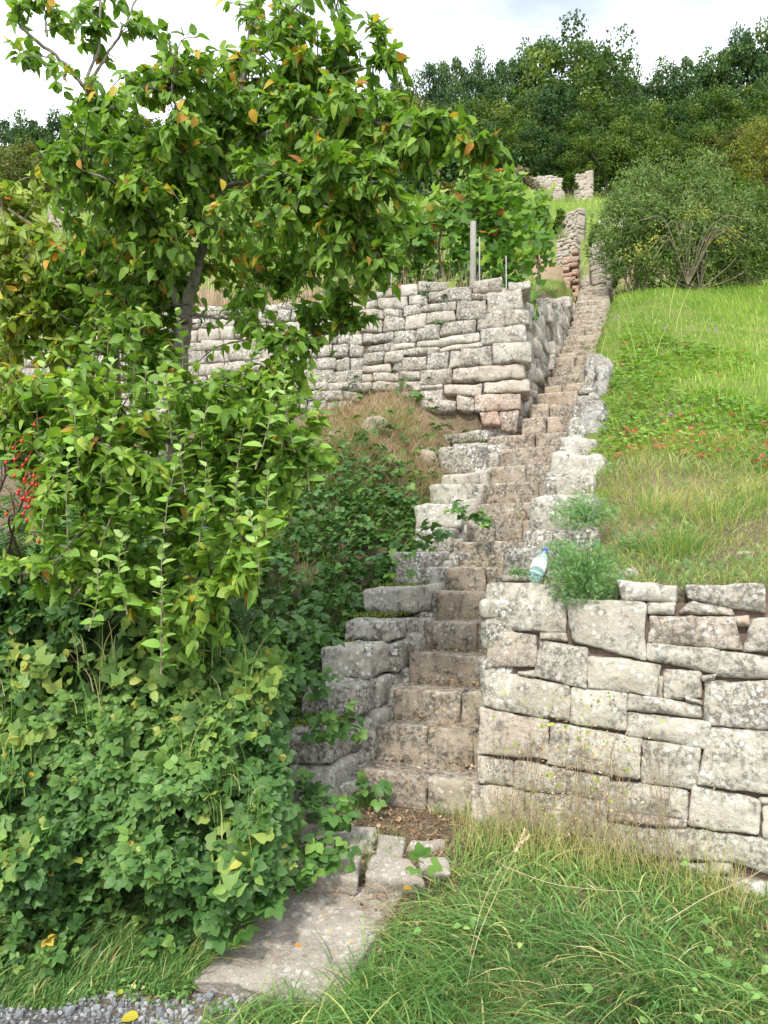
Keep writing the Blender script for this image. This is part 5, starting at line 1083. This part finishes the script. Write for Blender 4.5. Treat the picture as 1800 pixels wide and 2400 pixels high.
    b = MB(); n = 60; px = rs.normal(size=n) * 70 + 1330; py = rs.uniform(1620, 1960, n); q = np.array([Pplane(a_, c_, plane_n, plane_c) for a_, c_ in zip(px, py)]) - S * (.04 + rs.rand(n) * .12)[:, None]
    leaves(b, q, rdir(n), unit(np.array([0, -1., .5]) + rdir(n) * .4), rs.uniform(.016, .028, n), T_APPLE, rs.uniform(.3, .9, n), .6)
    tag(b.build('climbing_weed', M['shrub_leaf']), 'sparse yellow-green weed climbing the face of the lower wall', 'weed', kind='stuff')
low_herbs()

# ---------------------------------------------------------------- litter, moss, gravel
def litter():
    b = MB(); n = 0; Q = []
    for i, (pt, z) in enumerate(steps[:22]):
        m = 90 if i < 10 else 45; w = rs.uniform(0, SW, m); u = .04 + rs.rand(m) ** .6 * .27; p = pt + W * w[:, None] + S * u[:, None]; p[:, 2] = z + .012 + rs.rand(m) * .012; Q.append(p)
    m = 4200; u = rs.uniform(-1.0, -.03, m); w = rs.uniform(-.12, .72, m); p = fr(0, 0) + S * u[:, None] + W * w[:, None]; p[:, 2] = H(p[:, 0], p[:, 1]) + .012 + rs.rand(m) * .015; Q.append(p)
    m = 700; u = rs.uniform(0, 3.5, m); w = -.45 - rs.rand(m) * .5; p = fr(0, 0) + S * u[:, None] + W * w[:, None]; p[:, 2] = H(p[:, 0], p[:, 1]) + .02; Q.append(p)
    qs_ = rs.rand(260, 2); c4 = SLABQ; q = [(c4[0] * (1 - a_) + c4[1] * a_) * (1 - e_) + (c4[3] * (1 - a_) + c4[2] * a_) * e_ + [0, 0, .014] for a_, e_ in np.stack([qs_[:, 0] * .96 + .02, qs_[:, 1] ** 1.5 * .96], -1)]; Q.append(np.array(q))
    Q = np.concatenate(Q); m = len(Q); h_ = m // 3
    leaves(b, Q[:h_], unit(rdir(h_) * [1, 1, .15]), unit(rdir(h_) * .6 + [0, 0, 1.]), rs.uniform(.010, .028, h_), T_APPLE, rs.rand(h_), rs.uniform(.3, .9, h_))
    k = m - h_; d = unit(rdir(k) * [1, 1, .12]); leaves(b, Q[h_:], d, unit(rdir(k) * .3 + [0, 0, 1.]), rs.uniform(.04, .10, k), leaf_template(.035, .2, .1, ((0, 0), (.4, 1), (1, 0))), rs.rand(k), rs.uniform(.3, .9, k))
    tag(b.build('leaf_litter', M['litter']), 'brown straw and dead leaves lying on the steps and the landing', 'leaf litter', kind='stuff')
    b = MB(); Q = []
    for (u0, u1, w0, w1, z, m) in ((.12, .4, -.42, -.12, .765, 0), (-.2, .1, -.40, -.14, .775, 500), (.45, .75, -.42, -.12, 1.17, 60), (.75, 1.2, -.44, -.12, 1.32, 260), (1.25, 1.75, -.48, -.12, 1.515, 260), (5.02, 5.4, .6, .8, 4.17, 200), (3.6, 3.9, -.5, -.2, 2.95, 120), (2.35, 2.6, .8, 1.1, 2.56, 60)):
        if not m: continue
        q = fr(0, 0) + S * rs.uniform(u0, u1, m)[:, None] + W * rs.uniform(w0, w1, m)[:, None]; q[:, 2] = z + rs.rand(m) * .012; Q.append(q)
    for i in range(2, 20):
        m = 26; pt, z = steps[i]; q = pt + W * rs.uniform(0, SW, m)[:, None] + S * (.26 + rs.rand(m) * .05)[:, None]; q[:, 2] = z + .01 + rs.rand(m) * .015; Q.append(q)
    Q = np.concatenate(Q); m = len(Q); leaves(b, Q, unit(rdir(m) + [0, 0, .4]), rdir(m), rs.uniform(.010, .022, m), T_SMALL, rs.rand(m), rs.uniform(.3, .9, m))
    tag(b.build('moss_patches', M['moss']), 'yellow-green moss on the block tops and step corners', 'moss', kind='stuff')
    for k, (px, py, z, s, t_, lb) in enumerate(((290, 2335, .03, .075, .90, 'curled yellow leaf on the gravel edge'), (325, 2392, .02, .07, .935, 'pale brown-edged leaf lying nearest the camera'), (342, 2352, .03, .06, .95, 'dark orange leaf on the gravel edge'), (948, 2092, .27, .05, .985, 'orange leaf at the far right corner of the slab'), (1018, 1508, 1.09, .035, .95, 'yellow leaf on the fifth step'), (690, 2222, .21, .03, .99, 'small red-brown leaf in the middle of the slab'))):
        d = ray(px, py); pt = CAM + d * ((z - EYE) / d[2]); b = MB(); leaves(b, pt[None] + [0, 0, .012], unit(rdir(1) * [1, .5, .1]), np.array([[0, -.35, 1.]]), s, T_APPLE, t_, .75)
        tag(b.build('fallen_leaf', M['apple_leaf'], origin=tuple(pt)), lb, 'leaf', 'fallen leaves')
litter()
def gravel():
    v0, q0 = CG[3]; v0 = v0 / np.linalg.norm(v0, axis=1, keepdims=True) ** .7
    m = 5200; x = rs.uniform(-2.2, -.3, m); y = rs.uniform(2.35, 3.15, m); x2 = rs.uniform(-.3, 1.6, 700); y2 = rs.uniform(2.3, 2.8, 700); x = np.concatenate([x, x2]); y = np.concatenate([y, y2])
    ok = (y < 3.1 + .06 * n2(x, y, 4, 2)) & (x < -.45 + .12 * n2(x, y, 5, 3)) | (y < 2.85) | (rs.rand(len(x)) < .03); x, y = x[ok], y[ok]; m = len(x)
    s = rs.uniform(.0035, .0095, m) * np.where(rs.rand(m) < .06, 2.0, 1); p = np.stack([x, y, H(x, y) + s * .3], -1)
    V = v0[None] * (s[:, None] * rs.uniform(.6, 1.3, (m, 3)))[:, None]; V = V * (1 + .25 * rs.normal(size=V.shape[:2])[..., None] * .5)
    an = rs.rand(m) * 6.28; c, s_ = np.cos(an), np.sin(an); Vx = V[..., 0] * c[:, None] - V[..., 1] * s_[:, None]; Vy = V[..., 0] * s_[:, None] + V[..., 1] * c[:, None]; V = np.stack([Vx, Vy, V[..., 2]], -1) + p[:, None]
    k = v0.shape[0]; b = MB(); a = np.zeros((m, k, 4)); a[..., 0] = rs.rand(m)[:, None]; a[..., 3] = 1
    b.add(V.reshape(-1, 3), (q0[None] + (np.arange(m) * k)[:, None, None]).reshape(-1, 4), a=a.reshape(-1, 4))
    g, t, bb = newmat('gravel'); tn = tone(t); co = poscoord(t); t.links.new(mix(t, .5, ramp(t, tn[0], [(0, (.13, .135, .14)), (.6, (.25, .265, .275)), (1, (.42, .41, .40))]), mix(t, noise(t, co, 200, 3), (.6, .6, .6), (1.3, 1.3, 1.3)), 'MULTIPLY'), bb.inputs['Base Color']); bb.inputs['Roughness'].default_value = .9
    tag(b.build('gravel', g, smooth=False), 'blue-grey gravel at the lower left corner', 'gravel', kind='stuff')
gravel()

# ---------------------------------------------------------------- vines on the terrace
def vine(px, d, top_py, halfw, n, lb, lo=.16, seed=0):
    p = P(px, 640, d); g = float(H(p[0], p[1])); base = np.array([p[0], p[1], g - .05]); topz = P(px, top_py, d)[2]; hgt = topz - base[2]; s = d / F
    root = empty('grapevine', tuple(base), lb, 'vine', 'grapevines on the terrace')
    b = MB(); sp = smooth_path([base, base + [.03, 0, hgt * .25], base + [-.03, .02, hgt * .5], base + [.0, 0, hgt * .75]], 5); tube(b, sp, np.linspace(.025, .012, len(sp)), 6)
    for k in range(9):
        e = base + [random.uniform(-1, 1) * halfw * s * .8, random.uniform(-.2, .2), hgt * random.uniform(.5, .95)]; m_ = sp[rs.randint(4, len(sp))]; tube(b, smooth_path([m_, (m_ + e) / 2 + [0, 0, .08], e], 4), .006, 4)
    b.build('stem', M['pale_bark'], root)
    b = MB(); f = rs.rand(n); z = base[2] + hgt * (lo + (1.02 - lo) * f ** .8); ww = halfw * s * np.interp(f, [0, .3, .7, 1], [.75, 1, .85, .5])
    x = base[0] + rs.uniform(-1, 1, n) * ww; y = base[1] + rs.uniform(-1, 1, n) * .28; q = np.stack([x, y, z], -1) + rs.normal(size=(n, 3)) * .05
    ok = vnoise(q * 3.3 + seed) > -.45; q = q[ok]; f = f[ok]; n = len(q)
    leaves(b, q, unit(rdir(n) * [1, .6, .5] + np.array([0, -.2, -.5])), unit(rdir(n) * .6 + np.array([-.2, -.8, .5])), rs.uniform(.06, .10, n), T_VINE, np.clip(rs.rand(n) * .55 + .38 * f + (rs.rand(n) < .05) * .5, 0, 1), rs.uniform(.3, .9, n))
    b.build('foliage', M['vine_leaf'], root)
vine(1185, 9.6, 430, 70, 620, lo=.28, lb='bushy vine just right of the wooden post', seed=1)
vine(1120, 9.5, 395, 60, 560, 'tallest vine with yellow tips growing around the wooden post', seed=2)
vine(1212, 10.6, 460, 44, 380, lo=.38, lb='vine at the right end of the row nearest the stairs', seed=3)
vine(1258, 12.6, 455, 32, 380, lo=.3, lb='narrow bright yellow-green vine behind the end of the row', seed=9)
vine(1035, 9.7, 470, 60, 380, 'vine left of the wooden post with red tinged leaves', seed=4)
vine(950, 9.6, 500, 60, 400, 'vine partly behind the drooping apple branch', seed=5)
vine(860, 9.8, 480, 60, 330, 'vine behind the middle of the apple crown', seed=6)
vine(740, 10.4, 500, 70, 330, 'vine behind the apple crown above the wall middle', seed=7)
vine(610, 10.6, 500, 70, 330, 'vine glimpsed between the apple trunk forks', seed=8)
def post(px, py0, py1, d, r_, mat, lb, name='vineyard_post'):
    a_ = P(px, py0, d); a_[2] = float(H(a_[0], a_[1])) - .05; e = P(px + 3, py1, d); b = MB(); tube(b, [a_, a_ + (e - a_) * .5 + [.004, 0, 0], e, e + [0, 0, .002]], np.array([r_, r_ * .96, r_ * .9, .001]), 8); tag(b.build(name, mat, origin=tuple(a_)), lb, 'post', 'vineyard posts and stakes')
stake = plain('galvanised_stake', (.30, .31, .31), .6)
post(1106, 660, 520, 8.95, .038, M['wood'], 'thick weathered wooden vineyard post standing behind the wall')
post(1121, 655, 555, 8.93, .008, stake, 'thin pale stake right beside the wooden post', 'vineyard_stake')
post(1183, 655, 600, 9.2, .008, stake, 'thin pale stake between the post and the wall corner', 'vineyard_stake')
post(1216, 650, 600, 10.3, .008, stake, 'thin pale stake at the right end of the vine row', 'vineyard_stake')
post(915, 660, 590, 9.2, .008, stake, 'thin pale stake left of the wooden post', 'vineyard_stake')

# ---------------------------------------------------------------- bushes
def bush(name, lb, px, foot_py, d, halfw_px, top_py, n, mat, leaf=.05, clumps=40, tpl=T_SMALL, cat='bush', stem_mat='pale_bark', rd=None, group=None, sunk=.1, stems=8):
    s = d / F; c = P(px, foot_py, d); topz = P(px, top_py, d)[2]; hgt = topz - c[2]; hw = halfw_px * s; rd = rd or hw * .8
    g = float(H(c[0], c[1])); base = np.array([c[0], c[1], min(c[2], g)])
    root = empty(name, tuple(base), lb, cat, group); b = MB(); st = MB()
    k = unit(rs.normal(size=(clumps, 3))); k[:, 2] = np.abs(k[:, 2]) * 1.5 - .72; k = k * rs.uniform(.5, 1.05, (clumps, 1))
    cc = base + [0, 0, hgt * .46 + (c[2] - base[2]) * .5] + k * [hw, rd, hgt * .60]; rr = rs.uniform(.10, .30, clumps) * min(hw, hgt) * 1.1
    idx = rs.randint(clumps, size=n); dv = rdir(n); q = cc[idx] + dv * (rr[idx] * rs.uniform(.55, 1.05, n) ** .5)[:, None]; q = q[q[:, 2] > base[2] - .02]; n = len(q); dv = dv[:n]
    out = unit(q - (base + [0, 0, hgt * .3])); 
    leaves(b, q, unit(rdir(n) + out * .6), unit(out + rdir(n) * .7 + [0, -.2, .3]), leaf * rs.uniform(.7, 1.3, n), tpl, np.clip(.5 * rs.rand(n) + .5 * rs.rand(clumps)[idx[:n]], 0, 1), rs.uniform(.3, .9, n))
    for i in range(stems):
        e = cc[rs.randint(clumps)]; tube(st, smooth_path([base, (base + e) / 2 + rs.normal(size=3) * .05 * hgt, e], 4), np.linspace(.012, .005, 9) * max(1, hgt * .6), 5)
    st.build('stem', M[stem_mat], root); b.build('foliage', M[mat], root); return root
T_NARROW = leaf_template(.3, .2, .1, ((0, 0), (.45, 1), (1, 0)))
bush('willowy_bush', 'big grey-green rounded bush at the top of the lawn on the right', 1600, 672, 13.6, 215, 352, 38000, 'grey_bush', leaf=.07, clumps=110, tpl=T_NARROW, stems=20)
bush('green_bush', 'olive green bush rising behind the right side of the grey-green bush', 1740, 640, 15.5, 120, 400, 6000, 'oak_light', leaf=.08, clumps=45)
bush('green_bush', 'small dark bush at the foot of the big bush beside the steps', 1478, 668, 13.2, 45, 560, 3500, 'grey_bush', leaf=.05, clumps=22, tpl=T_NARROW)
bush('green_bush', 'darker green bush filling in left of the grey-green one near the steps', 1490, 668, 13.3, 90, 470, 7000, 'grey_bush', leaf=.06, clumps=40, tpl=T_NARROW)
bush('green_bush', 'dark green bush at the right edge behind the lawn', 1760, 672, 13.4, 110, 430, 8000, 'grey_bush', leaf=.06, clumps=45, tpl=T_NARROW)
def red_rose():
    root = bush('dog_rose', 'dog rose with arching pale canes and red hips in front of the big bush', 1640, 668, 12.75, 120, 530, 3000, 'oak_light', leaf=.045, clumps=26, tpl=T_SMALL)
    b = MB(); h_ = MB(); base = P(1612, 668, 12.5)
    for k in range(18):
        e = P(random.uniform(1500, 1760), random.uniform(500, 620), 12.4 + random.uniform(-.2, .1)); m_ = (base + e) / 2 + [0, -.05, .5]; sp = smooth_path([base, m_, e], 6); tube(b, sp, .006, 4)
        for j in range(16):
            q = sp[rs.randint(7, len(sp))] + rs.normal(size=3) * .07 - [0, .25, 0]; lathe(h_, [(.001, -.014), (.012, -.006), (.013, .004), (.001, .016)], q, (0, 0, 1), 6)
    for k in range(150):
        q = P(random.gauss(1660, 55), random.gauss(535, 28), 11.95); lathe(h_, [(.001, -.02), (.017, -.008), (.018, .006), (.001, .022)], q, (0, 0, 1), 6)
    b.build('cane', M['pale_bark'], root); tag(h_.build('rose_hips', M['hip'], root), kind='stuff')
    y = MB(); q = np.concatenate([ell(1640, 500, 12.3, 40, 22, .2, 70), ell(1700, 560, 12.3, 50, 40, .2, 60), ell(1500, 590, 12.3, 40, 30, .2, 40), ell(1540, 550, 12.3, 30, 30, .1, 20)]); n = len(q); leaves(y, q, rdir(n), unit(np.array([0, -1., .5]) + rdir(n) * .5), .06, T_SMALL, rs.uniform(.3, .7, n), .9); y.build('yellow_leaves', M['autumn'], root)
red_rose()
bush('dry_bush', 'bare greyish bush left of the far wall remnant', 1222, 450, 34, 42, 375, 2600, 'dry_bush', leaf=.12, clumps=30, stem_mat='pale_bark')
bush('upright_bush', 'yellow-green upright bush between the two far wall pieces', 1334, 440, 35.5, 18, 385, 1500, 'oak_light', leaf=.14, clumps=18)
bush('hillside_bush', 'low olive bush above the vines on the left of the far meadow', 1060, 470, 30, 60, 420, 2500, 'russet', leaf=.13, clumps=30)
bush('hillside_bush', 'brownish bush at the left edge of the far hillside', 60, 470, 34, 110, 335, 5000, 'russet', leaf=.15, clumps=45)
bush('hillside_bush', 'dark green bush seen through the apple branches at far left', 190, 480, 33, 70, 390, 3000, 'oak_light', leaf=.15, clumps=30)
bush('hillside_bush', 'grassy green shrub between the stacked stones and the big bush', 1405, 560, 19, 28, 500, 1800, 'grey_bush', leaf=.07, clumps=20)
bush('hillside_bush', 'small shrub left of the stacked stones above the stairs', 1310, 535, 20, 22, 480, 1200, 'oak_light', leaf=.07, clumps=16)
bush('hillside_bush', 'leafy shrub growing over the right side of the top steps', 1424, 620, 16.8, 18, 560, 1300, 'grey_bush', leaf=.05, clumps=16)
bush('hillside_bush', 'pale green shrub on the slope right of the rubble stones', 1470, 490, 25, 55, 400, 3000, 'grey_bush', leaf=.1, clumps=30)

# far meadow tussocks
def meadow():
    b = MB(); n = 26000; y = 13.2 + rs.rand(n) ** 1.2 * 26; x = y * rs.uniform(.08, .5, n); x[: n // 3] = (y * rs.uniform(-.5, .1, n))[: n // 3]
    sx = np.interp(y, [12.7, 17], [3.25, 4.4]); ok = ~((np.abs(x - np.interp(y, PY, PX)) < .3) & (y < 17)) & (np.hypot((x - 3.3) / .6, (y - 15.6) / 1.0) > 1); x, y = x[ok], y[ok]; n = len(x); p = on_ground(x, y)
    blades(b, p, rs.uniform(.1, .35, n) * np.interp(y, [13, 30], [.7, 1.3]), rdir(n) * [.4, .4, 0], rs.uniform(.008, .016, n) * np.interp(y, [13, 35], [.8, 2]), rs.uniform(0, .4, n), np.clip(.35 + .4 * n2(x, y, .4, 3) + rs.rand(n) * .3, 0, 1), rs.uniform(.4, .95, n), seg=2)
    tag(b.build('meadow_grass', M['lawn']), 'grass of the far terraces below the wood', 'grass', kind='stuff')
meadow()

# ---------------------------------------------------------------- wood on the hill
def tree_proto(seed, mat, R_=2.6, Hh=8.0, n=12000, clumps=60, cone=.0):
    r_ = np.random.RandomState(seed); b = MB(); k = unit(r_.normal(size=(clumps, 3))); k *= r_.uniform(.5, .97, (clumps, 1)); k[:, 2] = np.where((k[:, 2] < -.75) & (k[:, 2] > -2), k[:, 2] * .6, k[:, 2])
    fz = (k[:, 2] + 1) / 2; wz = np.interp(fz, [0, .3, .65, 1], [.9, 1.05, 1.0 - cone * .35, .75 - cone * .5])
    cc = np.stack([k[:, 0] * R_ * wz, k[:, 1] * R_ * wz, Hh * .52 + k[:, 2] * Hh * .46], -1); rr = r_.uniform(.3, 1.1, clumps) ** 1.2; cc += r_.normal(size=cc.shape) * [.3, .3, .35]
    idx = r_.randint(clumps, size=n); dv = unit(r_.normal(size=(n, 3))); dv[:, 2] = np.where(dv[:, 2] < 0, dv[:, 2] * .6, dv[:, 2]); q = cc[idx] + dv * (rr[idx] * r_.uniform(.5, 1.1, n) ** .5)[:, None]
    leaves(b, q, unit(unit(r_.normal(size=(n, 3))) + dv * .3), unit(dv + unit(r_.normal(size=(n, 3))) * .6), r_.uniform(.11, .22, n), leaf_template(.8, .2, .1, ((0, 0), (.4, 1), (1, 0))), np.clip(.35 * r_.rand(n) + .7 * (r_.rand(clumps)[idx]) ** 1.3, 0, 1), r_.uniform(.3, .9, n))
    cr_ = b.build('crown', M[mat], origin=(0, 0, 0)); b = MB()
    tube(b, smooth_path([(0, 0, -.5), (.1, 0, Hh * .3), (-.1, .1, Hh * .6), (0, 0, Hh * .85)], 5), np.linspace(.2, .05, 16), 7)
    for j in range(16):
        e = cc[r_.randint(clumps)]; z0 = r_.uniform(.25, .7) * Hh; a_ = np.array([0, 0, z0]); tube(b, smooth_path([a_, (a_ + e) / 2 + [0, 0, -.1], e], 3), np.linspace(.07, .02, 7), 5)
    tr = b.build('trunk', M['dark_bark'], origin=(0, 0, 0)); return cr_, tr
protos = {}
for key, args in {'oak1': (1, 'oak'), 'oak2': (2, 'oak'), 'oak3': (3, 'oak_light'), 'light': (4, 'oak_light'), 'light2': (5, 'oak_light'), 'yellow': (6, 'autumn'), 'russet': (7, 'russet')}.items(): protos[key] = tree_proto(*args, cone=.6 if key in ('light2', 'oak2') else 0)
used = set()
def forest_tree(px, top_py, w_px, d, key, lb):
    s = d / F; p = P(px, top_py, d); g = float(H(p[0], p[1])); hgt = max(p[2] - g, 2.0); root = empty('woodland_tree', (p[0], p[1], g), lb, 'tree', 'trees of the hillside wood')
    for o, nm in zip(protos[key], ('crown', 'trunk')):
        if (key, nm) in used: o = o.copy(); col.objects.link(o); o.name = nm
        used.add((key, nm)); o.parent = root
    root.scale = (w_px * s / 4.3, w_px * s / 4.3, hgt / 8.0); root.rotation_euler.z = random.uniform(0, 6.28)
FT = [  # back row: px, top, width, depth, kind, label
 (930, 185, 130, 54, 'oak1', 'dark tree behind the tip of the apple crown, leftmost of the open skyline'), (1014, 136, 110, 52, 'oak2', 'dark rounded tree, second on the skyline right of the apple tree'), (1068, 128, 105, 53, 'oak1', 'dark tree with a blunt top left of the ragged skyline trees'), (1128, 122, 110, 51, 'oak2', 'ragged topped dark tree on the skyline above the vines'),
 (1175, 130, 100, 55, 'oak1', 'bluish dark tree just left of the two tallest skyline trees'), (1250, 74, 150, 50, 'oak2', 'tall dark tree left of the broadest skyline tree'), (1345, 62, 215, 48, 'oak3', 'broadest and tallest skyline tree above the far wall'), (1420, 108, 130, 51, 'oak1', 'dark tree on the right shoulder of the tallest tree'), (1478, 152, 110, 55, 'russet', 'thin topped tree in the dip of the skyline'),
 (1550, 150, 130, 52, 'oak2', 'dark tree right of the skyline dip'), (1605, 128, 120, 53, 'oak1', 'dark tree where the skyline starts to rise to the right'), (1683, 96, 150, 50, 'oak2', 'tall dark tree second from the right edge'), (1745, 68, 140, 50, 'oak1', 'tall dark tree near the right edge of the skyline'), (1810, 28, 160, 49, 'oak2', 'highest dark tree cut by the right edge'),
 # middle row
 (960, 215, 90, 46, 'yellow', 'yellowing tree beside the tip of the apple crown'), (1040, 215, 130, 46, 'light', 'mid green tree above the drooping apple branch'), (1145, 220, 140, 45, 'oak3', 'mid green tree below the ragged skyline trees'), (1225, 215, 120, 44, 'light2', 'green tree with an orange tinge below the tall dark tree'), (1290, 190, 160, 45, 'oak1', 'dark tree under the broadest skyline tree, to its left'), (1380, 215, 170, 44, 'light', 'olive tree under the broadest skyline tree, to its right'),
 (1500, 240, 150, 44, 'oak3', 'green tree in front of the skyline dip'), (1585, 235, 140, 45, 'oak2', 'dark green tree behind the big bush, centre'), (1665, 215, 150, 44, 'light', 'olive green tree behind the big bush, to the right'), (1750, 200, 150, 45, 'oak3', 'green tree below the tall trees near the right edge'),
 # front row / wood edge
 (1090, 300, 150, 42, 'oak1', 'dark wood edge tree left of the bare greyish bush'), (1180, 300, 140, 41, 'light', 'wood edge tree right above the bare greyish bush'), (1268, 300, 130, 40, 'oak1', 'dark wood edge tree right behind the far wall remnant'), (1350, 320, 110, 39, 'oak3', 'shrubby tree directly behind the far wall end'), (1420, 300, 110, 38, 'light2', 'bright olive conical tree right of the far wall'), (1492, 250, 130, 37, 'light2', 'tall bright olive tree rising behind the left of the big bush'),
 (1570, 310, 120, 38, 'light', 'olive shrubby tree above the middle of the big bush'), (1640, 295, 120, 38, 'oak3', 'green shrubby tree above the right of the big bush'), (1715, 300, 120, 37, 'russet', 'russet brown shrubby tree above the big bush'), (1790, 275, 110, 33, 'yellow', 'bright yellow-green tree at the right edge above the bush'), (1000, 310, 150, 43, 'oak2', 'dark wood edge tree behind the drooping apple branch'),
 # left side
 (15, 275, 120, 52, 'oak1', 'dark tree at the far left edge of the skyline'), (75, 262, 110, 50, 'oak2', 'dark tree with a rounded top second from the left edge'), (150, 270, 130, 51, 'oak1', 'dark tree behind the left apple branches'), (240, 262, 130, 50, 'oak3', 'green tree glimpsed through the left of the apple crown'), (340, 270, 140, 51, 'oak2', 'dark tree behind the left middle of the apple crown'), (440, 262, 140, 50, 'oak1', 'dark tree behind the middle of the apple crown'),
 (540, 255, 140, 51, 'oak2', 'dark tree behind the right middle of the apple crown'), (640, 245, 140, 52, 'oak1', 'dark tree behind the thick right part of the apple crown'), (740, 235, 140, 51, 'oak3', 'green tree behind the right part of the apple crown'), (840, 215, 140, 52, 'oak2', 'dark tree behind the right edge of the apple crown'),
 (40, 360, 140, 42, 'oak3', 'mid green tree at the far left below the skyline trees'), (300, 340, 170, 42, 'light', 'olive tree low behind the left of the apple crown'), (500, 335, 180, 42, 'oak3', 'green tree low behind the apple forks'), (700, 330, 180, 42, 'light', 'olive tree low behind the right apple branches'), (870, 300, 160, 43, 'oak1', 'dark tree low behind the right tip of the apple crown')]
for a_ in FT: forest_tree(*a_)

def undergrowth():
    b = MB(); n = 26000; y = rs.uniform(38.5, 54, n); x = y * rs.uniform(-.52, .56, n); g = H(x, y); f = np.clip(.55 + .6 * n2(x, y, .35, 3) + .3 * n2(x, y, 1.1, 8), .05, 1.3)
    q = np.stack([x, y, g + rs.rand(n) * 3.4 * f], -1)
    leaves(b, q, rdir(n), unit(rdir(n) * .7 + np.array([0, -.6, .6])), rs.uniform(.2, .36, n), T_SMALL, np.clip(.5 * rs.rand(n) + .45 * f, 0, 1), rs.uniform(.3, .9, n))
    tag(b.build('undergrowth', M['oak']), 'dark undergrowth between the trees of the hillside wood', 'undergrowth', kind='stuff')
undergrowth()
